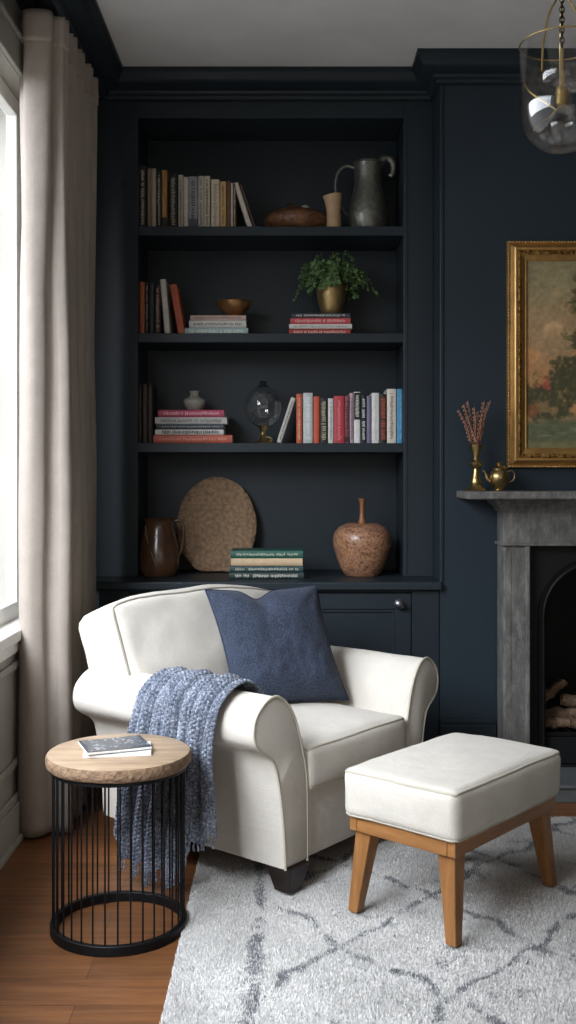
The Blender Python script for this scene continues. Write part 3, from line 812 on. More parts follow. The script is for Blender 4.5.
# mantel ornaments
YM = 4.02; ZM = 1.139; k = sc(1, YM)
t = thing('brass_candlestick', 'tall aged brass candlestick vase holding twigs on the mantel end', 'candlestick', (X_(476, YM), YM, ZM))
MB().lathe([(.001, 0), (10.5 * k, 0), (11 * k, .003), (10 * k, .008), (6.5 * k, .016), (5.5 * k, .024), (6.2 * k, .034), (4.4 * k, .05), (3.4 * k, .07), (3.0 * k, .085), (5.4 * k, .094), (6.4 * k, .103), (5.2 * k, .112), (3.0 * k, .12), (3.2 * k, .135), (4.8 * k, .152), (6.0 * k, .165), (6.8 * k, .176), (6.0 * k, .178), (4.6 * k, .166), (3 * k, .145), (.001, .14)], seg=32).build('candlestick_body', BRASS, t, smooth=40)
MB().lathe([(6.3 * k, .1745), (7.2 * k, .177), (6.6 * k, .18), (5.8 * k, .178)], seg=32).build('rim', BRASS, t, smooth=60)
tw = [(-19, 401.5 + 10, 'leftmost bent reddish-brown budded twig in the brass candlestick on the mantel'), (-13, 406, None), (-8, 402, None), (-3, 409, None), (2, 412, None), (6, 403, None), (10, 408, None), (14.5, 401.5, 'rightmost and tallest reddish-brown budded twig in the brass candlestick on the mantel'), (-10, 417, None)]
for i, (dx, ty, lb) in enumerate(tw):
    o = thing('dried_twig', lb or 'thin reddish-brown budded twig between the outermost twigs in the brass candlestick', 'twig', (X_(476, YM), YM, ZM + .147), group='twigs in the brass candlestick')
    hh = Z_(ty, YM) - ZM - .147; dy = ((i * 7) % 5 - 2) * .012
    x0_ = .0018 * (i - 4)
    P = catmull([(x0_ * .5, dy * .05, 0), (x0_ + dx * k * .28, dy * .3, hh * .34), (dx * k * .62, dy * .7, hh * .68), (dx * k, dy, hh)], 8)
    MB().tube(P, lambda u: .0021 - .0009 * u, 6).build('twig_stem', TWIG, o, smooth=60)
    mb = MB(); rnd = random.Random(i)
    for q in range(7, len(P)):
        for s_ in ((-1, 1) if q % 2 else (1,)):
            mb.ball((P[q].x + s_ * .0032, P[q].y + rnd.uniform(-.002, .002), P[q].z + rnd.uniform(-.002, .002)), .0027, .0027, .0046, 6, 5)
    mb.build('buds', BUD, o, smooth=180, merge=False)
t = thing('brass_teapot', 'small round brass teapot with lid, spout and handle on the mantel', 'teapot', (X_(499, YM), YM - .005, ZM))
MB().lathe([(.001, 0), (6 * k, 0), (6.3 * k, .003), (5 * k, .008), (5.4 * k, .012), (8.6 * k, .026), (10 * k, .046), (9.9 * k, .06), (8.2 * k, .074), (6.6 * k, .079), (6.4 * k, .083), (.001, .083)], seg=32).build('teapot_body', BRASS, t, smooth=45)
MB().lathe([(7.1 * k, .083), (7.3 * k, .086), (5.6 * k, .092), (3.2 * k, .096), (2.2 * k, .099), (3.2 * k, .105), (2.2 * k, .110), (.001, .111)], seg=28).build('lid', BRASS, t, smooth=45)
MB().tube(catmull([(-8.8 * k, 0, .035), (-12 * k, 0, .046), (-13.4 * k, 0, .064), (-15.6 * k, 0, .076), (-17 * k, 0, .077)], 6), lambda u: .0068 - .0036 * u, 10).build('spout', BRASS, t, smooth=60)
MB().tube(catmull([(8 * k, 0, .072), (12.5 * k, 0, .078), (15.2 * k, 0, .062), (14 * k, 0, .042), (9.6 * k, 0, .033)], 6), .0026, 8).build('handle', BRASS, t, smooth=60)

# ------------------------------------------------------------------ painting
YP = YC - .002
PX0, PX1 = X_(508, YP - .03), 2 * FXC - X_(508, YP - .03)
PZ1, PZ0 = Z_(240, YP - .03), Z_(468, YP - .03)
pa = thing('framed_painting', 'landscape oil painting in an ornate gold frame above the mantel', 'painting', ((PX0 + PX1) / 2, YP, PZ0))
PXC = (PX0 + PX1) / 2
def frame_ring(prof, name, mat, carve_amp=0.):
    """prof: list of (inset from the outer edge, y towards the viewer)"""
    hwx = (PX1 - PX0) / 2; hz = PZ1 - PZ0
    corners = [(-1, 0), (1, 0), (1, 1), (-1, 1)]
    NSEG = 60; path = []
    for i in range(4):
        a, b = corners[i], corners[(i + 1) % 4]
        for q in range(NSEG): path.append((a, b, q / NSEG))
    rings = []
    for (a, b, u) in path:
        ring = []
        for (ins, y) in prof:
            ax, az = a[0] * (hwx - ins), (ins if a[1] == 0 else hz - ins)
            bx_, bz = b[0] * (hwx - ins), (ins if b[1] == 0 else hz - ins)
            x, zz = ax + (bx_ - ax) * u, az + (bz - az) * u
            dy = 0
            if carve_amp and y < -.012: dy = carve_amp * (N3((x, ins, zz), 75, 3) + .6 * math.sin(x * 190 + zz * 190))
            ring.append((x, y + dy, zz))
        rings.append(ring)
    return MB().loft(rings, True, False, None, True).build(name, mat, pa, smooth=40)
frame_ring([(0, 0), (0, -.012), (.004, -.018), (.009, -.018), (.012, -.014), (.016, -.016), (.022, -.028), (.03, -.034), (.038, -.033), (.041, -.028), (.041, 0)], 'outer_frame', GOLDPLAIN)
frame_ring([(.0385, -.0), (.0385, -.028), (.044, -.032), (.05, -.028), (.056, -.024), (.056, 0)], 'carved_frame', GOLDLEAF, .003)
frame_ring([(.054, 0), (.054, -.023), (.062, -.020), (.070, -.015), (.074, -.016), (.078, -.013), (.078, 0)], 'inner_slip', GOLDPLAIN)
# beaded outer edge
bd = MB()
hwx = (PX1 - PX0) / 2; hz = PZ1 - PZ0
nb = 74
for i in range(nb):
    zz = .006 + (hz - .012) * i / (nb - 1)
    for s in (-1, 1): bd.ball((s * (hwx - .0055), -.019, zz), .0046, .0046, .0052, 6, 4)
for i in range(56):
    x = -hwx + .012 + (2 * hwx - .024) * i / 55
    for zz in (.0055, hz - .0055): bd.ball((x, -.019, zz), .0052, .0046, .0046, 6, 4)
bd.build('bead_moulding', mat_basic('bright_gilt_beads', '#c4a069', .35, .7, .3, 60), pa, smooth=180, merge=False)
# canvas painted in code (vertex colours)
NXc, NZc = 150, 220
x0, x1, z0, z1 = -hwx + .076, hwx - .076, .076, hz - .076
uu, vv = np.meshgrid(np.linspace(0, 1, NXc + 1), np.linspace(0, 1, NZc + 1), indexing='ij')
def vnoise(u, v, s, seed):
    r = np.random.RandomState(seed); g = r.rand(64, 64)
    a, b = u * s, v * s
    i, j = np.floor(a).astype(int), np.floor(b).astype(int); fa, fb = a - i, b - j
    fa = fa * fa * (3 - 2 * fa); fb = fb * fb * (3 - 2 * fb)
    q = lambda di, dj: g[(i + di) % 64, (j + dj) % 64]
    return q(0, 0) * (1 - fa) * (1 - fb) + q(1, 0) * fa * (1 - fb) + q(0, 1) * (1 - fa) * fb + q(1, 1) * fa * fb
def fbm(u, v, s, seed): return (vnoise(u, v, s, seed) * .5 + vnoise(u, v, s * 2, seed + 1) * .3 + vnoise(u, v, s * 4, seed + 2) * .2)
def C(h): return np.array([int(h[i:i + 2], 16) / 255 for i in (1, 3, 5)])
def mix(img, c, w): return img * (1 - w[..., None]) + C(c) * w[..., None]
def sst(a, b, x): t = np.clip((x - a) / (b - a), 0, 1); return t * t * (3 - 2 * t)
img = np.zeros(uu.shape + (3,)); img[:] = C('#8c7a60')
n1 = fbm(uu, vv * 1.4, 5, 1)
img = mix(img, '#77745c', sst(.62, .9, vv + .25 * (n1 - .5)))
img = mix(img, '#b39a78', sst(.5, .7, n1) * sst(.55, .68, vv) * (1 - sst(.75, .9, vv)) * .8)
img = mix(img, '#9a7450', sst(.62, .42, vv + .1 * n1) * .75)
img = mix(img, '#a9815c', sst(.45, .6, fbm(uu, vv, 4, 9)) * sst(.36, .5, vv) * (1 - sst(.5, .62, vv)))
leaf = fbm(uu * 1.0, vv * 1.4, 14, 21); det = fbm(uu, vv * 1.4, 34, 31)
def blob(cu, cv, ru, rv, seed=0): return 1 - np.sqrt(((uu - cu) / ru) ** 2 + ((vv - cv) / rv) ** 2)
tree = np.maximum.reduce([blob(.48, .36, .38, .19), blob(.55, .52, .28, .17), blob(.44, .60, .13, .07), blob(.5, .82, .18, .14), blob(.62, .74, .2, .1), blob(.15, .25, .28, .13), blob(.9, .3, .3, .2)])
tm = sst(-.05, .25, tree + (leaf - .5) * 1.0 + (det - .5) * .6)
img = mix(img, '#3d4030', tm * .95)
img = mix(img, '#66613f', tm * sst(.58, .8, det) * .7)
img = mix(img, '#8a7454', tm * sst(.6, .75, leaf) * .6)
img = mix(img, '#75482f', sst(.2, .5, blob(.52, .84, .2, .1) + (det - .5)) * .7)
img = mix(img, '#96483f', sst(.15, .5, blob(.145, .345, .06, .04) + (det - .5) * 2.2) * .85)
img = mix(img, '#7c5138', sst(.15, .5, blob(.03, .2, .1, .05) + (det - .5)) * .7)
g0 = sst(.18, .12, vv + .05 * (n1 - .5))
img = mix(img, '#4a5547', g0 * .9)
img = mix(img, '#757f66', g0 * sst(.5, .65, fbm(uu * .6, vv * 6, 6, 41)) * .7)
img = mix(img, '#6c6a4c', sst(.06, .02, vv) * .7)
img = np.clip(img * (.98 + .34 * det[..., None]) * np.array([1.06, 1.0, .93]), 0, 1)
linimg = np.where(img <= .04045, img / 12.92, ((img + .055) / 1.055) ** 2.4)
cm = MB().grid(lambda a, b: (x0 + (x1 - x0) * a, -.008, z0 + (z1 - z0) * b), NXc, NZc)
co = cm.build('canvas', CANVAS, pa, merge=False)
ca = co.data.color_attributes.new('Col', 'FLOAT_COLOR', 'POINT')
ca.data.foreach_set('color', np.concatenate([linimg, np.ones(linimg.shape[:2] + (1,))], -1).reshape(-1).astype(np.float32))

# ------------------------------------------------------------------ pendant lamp
YL = 2.6; k = YL / F
pl = thing('pendant_lamp', 'clear glass bell-shaped pendant lamp with brass fittings on a chain', 'lamp', (X_(562, YL), YL, Z_(152, YL)))
Zb = Z_(152, YL); zr = Z_(44, YL) - Zb; Rl = 41.5 * k
gp = [(.001, 0), (Rl * .3, .004), (Rl * .55, .016), (Rl * .78, .038), (Rl * .92, .066), (Rl * .985, .1), (Rl, .14), (Rl, zr)]
gl = MB(); sp = catmull([(r, 0, zz) for r, zz in gp], 4); gl.lathe([(max(p.x, .001), p.z) for p in sp], seg=56); gl.build('glass_shade', BULB, pl, smooth=180)
gi = MB(); gi.lathe([(max(p.x - .004, .0005), p.z + .004) for p in sp if p.z < zr - .004], seg=56); gi.build('glass_shade_lining', BULB, pl, smooth=180)
MB().tube([(Rl * math.cos(2 * PI * i / 64), Rl * math.sin(2 * PI * i / 64), zr) for i in range(64)], .0022, 8, True).build('brass_rim', BRASS, pl, smooth=60)
ztop = ZC - Zb; zj = Z_(-2, YL) - Zb
for i, a in enumerate((200, 320, 80)):
    a = math.radians(a); c, s = math.cos(a), math.sin(a)
    P = catmull([(c * .012, s * .012, zj), (c * Rl * .36, s * Rl * .36, zj - .045), (c * Rl * .52, s * Rl * .52, zr - .0), (c * Rl * .56, s * Rl * .56, zr - .075)], 8)
    MB().tube(P, .0028, 8).build('brass_hanger', BRASS, pl, smooth=60)
# curved strips imitating a ring's reflection in the glass, low on the shade
for a0 in (192, 312, 72):
    P = []
    for i in range(20):
        a = math.radians(a0 + 54 * i / 19); u = i / 19
        zz = .162 - .085 * u ** .8; rr = Rl * (.97 - .10 * u * u); P.append((rr * math.cos(a), rr * math.sin(a), zz))
    MB().tube(P, .0026, 6).build('ring_reflection', BRASS, pl, smooth=60)
# chain
def chain(p0, p1, n, name):
    mm = MB(); p0, p1 = Vector(p0), Vector(p1); d = (p1 - p0) / n
    for i in range(n):
        c = p0 + d * (i + .5); L = d.length * .72; w = .0055
        for_ = Vector((1, 0, 0)) if i % 2 else Vector((0, 1, 0))
        mm.tube([tuple(c + d.normalized() * (L * math.cos(2 * PI * q / 14)) + for_ * (w * math.sin(2 * PI * q / 14))) for q in range(14)], .0016, 6, True)
    return mm.build(name, IRON, pl, smooth=60, merge=False)
chain((0, 0, zr - .01), (0, 0, ztop - .02), 44, 'chain')
MB().lathe([(.001, ztop - .03), (.02, ztop - .03), (.05, ztop - .012), (.055, ztop - .001), (.001, ztop - .001)], seg=32).build('ceiling_rose', BRASS, pl, smooth=40)
MB().lathe([(.001, zr - .008), (.0045, zr - .01), (.0045, .205), (.007, .2), (.007, .165), (.014, .16), (.016, .15), (.016, .118), (.012, .114), (.001, .114)], seg=24).build('stem_and_socket', BRASS, pl, smooth=40)
MB().lathe([(.012, .114), (.022, .104), (.031, .085), (.034, .066), (.028, .046), (.014, .034), (.001, .031)], seg=32).build('glass_bulb', BULB, pl, smooth=180)
MB().lathe([(.018, .15), (.05, .158), (.058, .17), (.058, .2)], seg=40).build('inner_glass_cup', CLEAR, pl, smooth=180)

# ------------------------------------------------------------------ curtain and rod
rod = thing('curtain_rod', 'dark curtain rod with rings under the cornice above the window', 'curtain rod', (-.845, 3.3, 2.752))
MB().tube([(0, -2.2, 0), (0, .92, 0)], .014, 14).build('pole', IRON, rod, smooth=60)
for y in (-1.9, .4):
    MB().box(-.06, .0, y - .008, y + .008, -.02, .012).build('bracket', IRON, rod, bevel=.003)
cu = thing('curtain', 'floor-length beige linen curtain gathered at the edge of the window', 'curtain', (-.82, 3.8, 0))
ZT = 2.728
NU = 420; NV = 90
BOT = [(-.902, 3.56), (-.893, 3.49), (-.868, 3.450), (-.838, 3.438), (-.808, 3.458), (-.800, 3.490), (-.782, 3.502), (-.755, 3.488), (-.730, 3.500), (-.727, 3.535), (-.752, 3.560), (-.80, 3.585), (-.795, 3.625), (-.745, 3.64), (-.726, 3.672), (-.745, 3.70), (-.80, 3.72), (-.79, 3.76), (-.738, 3.775), (-.726, 3.805), (-.745, 3.83), (-.80, 3.855), (-.79, 3.89), (-.742, 3.905), (-.733, 3.94), (-.748, 3.965), (-.782, 3.985), (-.77, 4.015), (-.750, 4.03), (-.744, 4.06), (-.76, 4.075)]
TOPP = [(-.900, 3.56), (-.876, 3.49), (-.868, 3.462), (-.838, 3.452), (-.800, 3.456), (-.784, 3.470), (-.786, 3.50), (-.776, 3.512), (-.757, 3.514), (-.752, 3.540), (-.768, 3.560), (-.788, 3.585), (-.785, 3.62), (-.764, 3.64), (-.752, 3.672), (-.764, 3.70), (-.788, 3.72), (-.782, 3.755), (-.760, 3.775), (-.750, 3.805), (-.762, 3.83), (-.786, 3.85), (-.778, 3.885), (-.755, 3.905), (-.745, 3.94), (-.758, 3.965), (-.782, 3.985), (-.77, 4.015), (-.754, 4.03), (-.748, 4.06), (-.765, 4.075)]
bs = catmull([(x, y, 0) for x, y in BOT], 15); ts = catmull([(x, y, 0) for x, y in TOPP], 15)
NU = len(bs) - 1
def curt(a, b):
    i = min(int(round(a * NU)), NU)
    # b: 0 bottom .. 1 top ; heading tape above .95
    w = sst_f(.45, .97, b)
    p = bs[i].lerp(ts[i], w)
    zz = .012 + (ZT - .012) * b
    sway = .010 * N3((p.x * 3, p.y * 5, zz * 1.1), 2.2, 4) * (1 - w)
    if p.y > 3.515 and w > .6: p = p + Vector((.010 * math.sin(2 * PI * p.y / .034) * (w - .6) / .4, 0, 0))
    return (p.x + .82 + sway, p.y - 3.8 + .012 * N3((p.y * 4, zz, 0), 1.6, 8) * (1 - w), zz)
def sst_f(a, b, x):
    t = max(0, min(1, (x - a) / (b - a))); return t * t * (3 - 2 * t)
cmesh = MB().grid(curt, NU, NV)
cmesh.build('curtain_fabric', CURTAIN, cu, smooth=180, solid=.003, merge=False)
# heading tape across the leading fold and the gathers
hd = MB()
hb = .10
def head(a, b):
    i = min(int(round(a * NU)), NU); p = ts[i].copy()
    if p.y > 3.515: p.x += .010 * math.sin(2 * PI * p.y / .034)
    q = ts[min(i + 1, NU)] - ts[max(i - 1, 0)]
    nrm = Vector((-q.y, q.x, 0)).normalized() if q.length > 0 else Vector((0, 0, 0))
    off = -.004
    return (p.x + .82 - nrm.x * off * -1, p.y - 3.8 - nrm.y * off * -1, ZT - hb + (hb + .004) * b)
hd.grid(head, NU, 6)
hd.build('heading_tape', CURTAIN, cu, smooth=180, solid=.003, merge=False)
for y in np.linspace(3.47, 4.04, 8):
    o = MB().tube([(.019 * math.cos(2 * PI * q / 20), 0, .019 * math.sin(2 * PI * q / 20)) for q in range(20)], .0028, 6, True).build('curtain_ring', IRON, rod, smooth=60)
    o.location = (0, y - 3.3, 0)

# ------------------------------------------------------------------ rug
RX0, RX1, RY0, RY1 = -.265, 2.05, 1.1, 3.65
rg = np.random.RandomState(5)
def rug_col(x, y):
    wx = (fbm(x * .5 + 3, y * .5 + 3, 10, 61) - .5) * .12; wy = (fbm(x * .5 + 3, y * .5 + 3, 10, 71) - .5) * .12
    u = (x - .13 + wx) / .50 + (y - 2.66 + wy) / .58; v = (x - .13 + wx) / .50 - (y - 2.66 + wy) / .58
    du = np.abs(u - np.round(u)); dv = np.abs(v - np.round(v))
    br = fbm(x * .5 + 2, y * .5 + 2, 38, 81); big = fbm(x * .5, y * .5 + 1, 7, 91)
    w = np.clip((.036 + (br - .5) * .11) / .03 - np.minimum(du, dv) / .03, 0, 1) * sst(.28, .52, br * .75 + big * .3)
    inside = (x > -.03)
    w = w * inside
    bl = np.clip(1.4 - np.abs(x + .085 + wx * .25) / (.014 + (br - .5) * .03).clip(.002), 0, 1) * sst(.34, .5, br)
    w = np.maximum(w, bl * .9)
    sp = sst(.66, .74, fbm(x * .5 + 5, y * .5 + 5, 60, 101)) * .35 * sst(.45, .6, big)
    w = np.clip(np.maximum(w, sp), 0, 1); w = np.where(rg.uniform(0, 1, len(x)) < w * .74, .92, w * .16)
    base = C('#e9e6e1')[None] * (.90 + .16 * fbm(x * .5, y * .5, 16, 111))[:, None]
    base = base * (1 - w[:, None]) + C('#6a6c72')[None] * w[:, None]
    base *= rg.uniform(.88, 1.06, len(x))[:, None]
    base = np.clip(base, 0, 1)
    return np.where(base <= .04045, base / 12.92, ((base + .055) / 1.055) ** 2.4)
nt = 430000
# denser where the photograph sees it
tx = np.concatenate([rg.uniform(RX0, 1.25, nt * 3 // 4), rg.uniform(RX0, RX1, nt // 4)])
ty = np.concatenate([rg.uniform(2.0, RY1, nt * 3 // 4), rg.uniform(RY0, RY1, nt // 4)])
edge_n = 9000
ex = RX0 + rg.uniform(-.012, .01, edge_n); ey = rg.uniform(RY0, RY1, edge_n)
tx = np.concatenate([tx, ex]); ty = np.concatenate([ty, ey]); n = len(tx)
ang = rg.uniform(0, 2 * PI, n); wd = rg.uniform(.0016, .0030, n); ht = rg.uniform(.007, .014, n) * (.85 + .3 * fbm(tx * .5, ty * .5, 30, 121))
la = rg.uniform(0, 2 * PI, n); ll = rg.uniform(.0, .006, n)
zb = .004
v0 = np.stack([tx - np.cos(ang) * wd, ty - np.sin(ang) * wd, np.full(n, zb)], 1)
v1 = np.stack([tx + np.cos(ang) * wd, ty + np.sin(ang) * wd, np.full(n, zb)], 1)
v2 = np.stack([tx + np.cos(la) * ll, ty + np.sin(la) * ll, zb + ht], 1)
gn = np.cross(v1 - v0, v2 - v0); flip = (gn[:, 1] * -1 + gn[:, 2] * .4) < 0
v0f = np.where(flip[:, None], v1, v0); v1 = np.where(flip[:, None], v0, v1); v0 = v0f
tv = np.stack([v0, v1, v2], 1).reshape(-1, 3)
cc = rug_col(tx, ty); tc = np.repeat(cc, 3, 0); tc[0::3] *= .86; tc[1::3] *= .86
gx, gy = np.meshgrid(np.linspace(RX0, RX1, 260), np.linspace(RY0, RY1, 280), indexing='ij')
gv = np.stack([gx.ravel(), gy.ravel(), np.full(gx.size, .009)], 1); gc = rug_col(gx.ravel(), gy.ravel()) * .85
gi = np.arange(gx.size).reshape(gx.shape)
gf = np.stack([gi[:-1, :-1], gi[1:, :-1], gi[1:, 1:], gi[:-1, 1:]], -1).reshape(-1, 4)
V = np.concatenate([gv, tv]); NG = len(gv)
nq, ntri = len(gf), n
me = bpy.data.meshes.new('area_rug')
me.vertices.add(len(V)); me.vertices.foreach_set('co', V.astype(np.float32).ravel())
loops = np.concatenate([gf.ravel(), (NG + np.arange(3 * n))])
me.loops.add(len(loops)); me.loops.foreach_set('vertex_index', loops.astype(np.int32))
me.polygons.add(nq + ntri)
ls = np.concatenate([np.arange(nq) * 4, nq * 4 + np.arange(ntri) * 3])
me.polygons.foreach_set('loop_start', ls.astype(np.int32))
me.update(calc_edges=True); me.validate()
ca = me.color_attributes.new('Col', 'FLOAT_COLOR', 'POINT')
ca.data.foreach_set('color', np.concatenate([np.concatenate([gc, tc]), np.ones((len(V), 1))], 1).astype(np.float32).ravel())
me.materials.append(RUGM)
tn = np.stack([rg.normal(0, .28, n), rg.normal(-.1, .28, n), np.ones(n)], 1); tn /= np.linalg.norm(tn, axis=1)[:, None]
me.shade_smooth()
me.normals_split_custom_set_from_vertices(np.concatenate([np.tile((0., 0., 1.), (NG, 1)), np.repeat(tn, 3, 0)]).tolist())
ro = bpy.data.objects.new('area_rug', me); COL.objects.link(ro)
tag(ro, 'cream shaggy area rug with broken dark grey diamond lines', 'rug')
ZR = .017      # height at which feet stand in the pile


# ------------------------------------------------------------------ cushions
def cushion_map(hx, hy, hz, r, puff=(0, 0, 0), wr=.0, seed=0., ws=7., shear=0.):
    def f(p):
        q = Vector((p[0] * hx, p[1] * hy, p[2] * hz))
        i = Vector((max(-hx + r, min(hx - r, q.x)), max(-hy + r, min(hy - r, q.y)), max(-hz + r, min(hz - r, q.z))))
        d = q - i
        if d.length > 1e-9: q = i + d.normalized() * r
        px, py, pz = p
        q.z += puff[2] * (1 - abs(px) ** 2.4) * (1 - abs(py) ** 2.4) * pz
        q.x += puff[0] * (1 - py * py) * (1 - pz * pz) * px
        q.y += puff[1] * (1 - px * px) * (1 - pz * pz) * py
        pk = abs(pz) ** 6 * .0016 if abs(pz) < 1 else 0
        if pk: q.x += pk * math.sin(py * 47 + seed) * px; q.y += pk * math.sin(px * 53 + seed) * py
        if wr:
            q += Vector((N3(q, ws, seed), N3(q, ws, seed + 9), N3(q, ws, seed + 21))) * wr
            q += Vector((N3(q, ws * 3, seed + 3), N3(q, ws * 3, seed + 11), N3(q, ws * 3, seed + 17))) * wr * .3
        if shear: q.y += shear * q.z
        return q
    return f


def cushion_mesh(f, n=30, nz=12):
    m = MB()
    def ax(k, nn): return -1 + 2 * k / nn
    for s in (-1, 1):
        m.grid(lambda a, b: f((2 * a - 1, 2 * b - 1, s)), n, n)
        m.grid(lambda a, b: f((2 * a - 1, s, 2 * b - 1)), n, nz)
        m.grid(lambda a, b: f((s, 2 * a - 1, 2 * b - 1)), n, nz)
    return m


def seam(f, pz, n=24, rect='z', val=1.):
    P = []
    cs = [(-1, -1), (1, -1), (1, 1), (-1, 1)]
    for i in range(4):
        a, b = cs[i], cs[(i + 1) % 4]
        for q in range(n):
            u = q / n; x, y = a[0] + (b[0] - a[0]) * u, a[1] + (b[1] - a[1]) * u
            if rect == 'z': P.append(f((x, y, pz)))
            elif rect == 'y': P.append(f((x, pz, y)))
    return [tuple(p) for p in P]


# ------------------------------------------------------------------ armchair
TH = math.radians(51)
CO = (-.111, 3.49, ZR)
ch = thing('armchair', 'cream linen roll-arm armchair with dark tapered feet beside the round side table', 'armchair', CO, TH)
def ZL(zz): return zz - ZR
arm_prof = [(-.258, .09), (-.258, .20), (-.262, .33), (-.283, .42), (-.310, .50), (-.345, .553), (-.380, .579), (-.412, .585), (-.448, .572), (-.482, .541), (-.493, .502), (-.484, .466), (-.458, .442), (-.428, .424), (-.404, .396), (-.384, .33), (-.366, .22), (-.356, .09)]
AP = catmull([(x, 0, zz) for x, zz in arm_prof], 6)
cxp = sum(p.x for p in AP) / len(AP); czp = sum(p.z for p in AP) / len(AP)
def xs(x, side):
    if side < 0: return x
    x = -x
    return x if x < .262 else .262 + (x - .262) * .88
def arm(side):
    par = []
    ys = [-.425, -.424, -.421, -.416] + list(np.linspace(-.405, .32, 34)) + [.333, .34, .344]
    rings = []
    for y in ys:
        e = 0
        if y < -.41: e = .012 * (1 - math.sqrt(max(0, 1 - ((-.41 - y) / .015) ** 2)))
        if y > .325: e = .02 * (1 - math.sqrt(max(0, 1 - ((y - .325) / .0195) ** 2)))
        ring = []
        for p in AP:
            d = Vector((p.x - cxp, 0, p.z - czp)); L = d.length
            q = p - d.normalized() * e
            amp = .0032 * (1 if p.z > .2 else .4)
            nx = N3((p.x, y, p.z), 6, 3 + side) * amp + N3((p.x, y, p.z), 17, 7 + side) * amp * .3
            q = q + d.normalized() * nx
            ring.append((xs(q.x, side), y, ZL(q.z)))
        rings.append(ring)
    a = MB().loft(rings, True, True).build('arm', LINEN, ch, smooth=50)
    pp = [(xs(p.x, side), -.4225, ZL(p.z)) for p in AP]
    MB().tube(pp, .0042, 8).build('piping', PIPING, a, smooth=60)
    return a
arm(-1); arm(1)
# base with front rail
fbm_ = cushion_map(.262, .375, .10, .008, (0, .004, 0), .0015, 4.)
m = cushion_mesh(fbm_, 24, 8); m.v = [(x, y - .035, zz + ZL(.19)) for x, y, zz in m.v]
m.build('base', LINEN, ch, smooth=50)
# seat cushion
fs = cushion_map(.262, .315, .066, .026, (.004, .012, .022), .004, 7., 6.)
sm = cushion_mesh(fs, 36, 14); off = Vector((0, -.118, ZL(.352)))
sm.v = [tuple(Vector(v) + off) for v in sm.v]
sc_ = sm.build('seat_cushion', LINEN, ch, smooth=180)
MB().tube([tuple(Vector(p) + off) for p in seam(fs, 1)], .0042, 8, True).build('piping', PIPING, sc_, smooth=60)
MB().tube([tuple(Vector(p) + off) for p in seam(fs, -1)], .0038, 8, True).build('piping', PIPING, sc_, smooth=60)
# back frame
fbk = cushion_map(.355, .055, .31, .03, (.0, .01, .008), .002, 11.)
m = cushion_mesh(fbk, 24, 12)
R_ = Matrix.Rotation(math.radians(-7), 4, 'X')
m.v = [tuple(R_ @ Vector(v) + Vector((0, .335, ZL(.41)))) for v in m.v]
m.build('back_frame', LINEN, ch, smooth=60)
# back cushion (loose, thick, with piping on its front edge)
fc0 = cushion_map(.417, .10, .205, .034, (.006, .040, .020), .009, 15., 4.5)
Rb = Matrix.Rotation(math.radians(-22), 4, 'X'); ob = Vector((-.02, .236, ZL(.588)))
def fcb(p):
    q = fc0(p)
    # slouched top line: lower and narrower at the base, where it sits between the arms
    zf = (q.z + .205) / .41
    q.x *= .66 + .34 * min(1, max(0, (zf + .02) / .42))
    q.z -= .03 * max(0, p[0]) ** 2 * max(0, zf) + .02 * (p[0] ** 4) * max(0, zf)
    return Rb @ q + ob
m = cushion_mesh(fcb, 36, 30)
m.v = [tuple(v) for v in m.v]
bc = m.build('back_cushion', LINEN, ch, smooth=180)
MB().tube(seam(fcb, -1, 30, 'y'), .0045, 8, True).build('piping', mat_fabric('grey_piping', '#9a9385', 1600, .04, .2, 0), bc, smooth=60)
MB().tube(seam(fcb, 1, 30, 'y'), .004, 8, True).build('piping', PIPING, bc, smooth=60)
for (x, y) in ((-.312, -.396), (.300, -.396), (-.3, .27), (.3, .27)):
    sx = 1 if x > 0 else -1; sy = 1 if y > 0 else -1
    b0, t0 = .028, .046
    rings = []
    for (zz, h_, ox) in ((0, b0, .0), (.075, t0, -.006)):
        rings.append([(x + ox * sx - h_, y + ox * sy - h_, zz), (x + ox * sx + h_, y + ox * sy - h_, zz), (x + ox * sx + h_, y + ox * sy + h_, zz), (x + ox * sx - h_, y + ox * sy + h_, zz)])
    MB().loft(rings).build('leg', DARKWOOD, ch, bevel=.003)

# blue pillow
na = math.radians(-70); nh = Vector((math.cos(na), math.sin(na), 0)); tl = math.radians(20)
wv = Vector((-nh.y, nh.x, 0)); upv = (-nh * math.sin(tl) + Vector((0, 0, math.cos(tl)))).normalized(); nn = wv.cross(upv)
M = Matrix((wv, upv, nn)).transposed().to_4x4()
hp = .20
def pil(s):
    def f(a, b):
        u, v = 2 * a - 1, 2 * b - 1
        x = u * hp * (1 - .075 * (1 - v * v)); y = v * hp * (1 - .06 * (1 - u * u))
        if v > 0: y -= .030 * v * math.exp(-((u + .12) / .2) ** 2)
        e = max(0, (1 - u ** 4) * (1 - v ** 4))
        x += -.032 * v; zz = .078 * (e ** .62) * (1 - .18 * (u * u + v * v) / 2)
        if v > 0: zz -= .02 * v * v * math.exp(-((u + .12) / .22) ** 2) * (e ** .5)
        p = Vector((x, y, s * zz))
        wr_ = (N3((u, v, s), 2.2, 4) * .008 + N3((u * 1.3, v, s), 5, 8) * .0035) * (e ** .5)
        p.z += wr_ * s
        # creases radiating from the corners
        for (cu_, cv_) in ((1, 1), (-1, 1), (1, -1), (-1, -1)):
            d = math.hypot(u - cu_, v - cv_); an = math.atan2(v - cv_, u - cu_)
            p.z += s * .004 * math.exp(-(d / .55) ** 2) * math.sin(an * 9) * (e ** .5)
        return p
    return f
pm = MB().grid(pil(1), 60, 60); pm.grid(pil(-1), 60, 60)
po = pm.build('throw_pillow', PILLOW, smooth=180)
po.matrix_world = Matrix.Translation((-.036, 3.535, .628)) @ M
tag(po, 'navy blue square pillow leaning in the armchair', 'pillow')
P = []
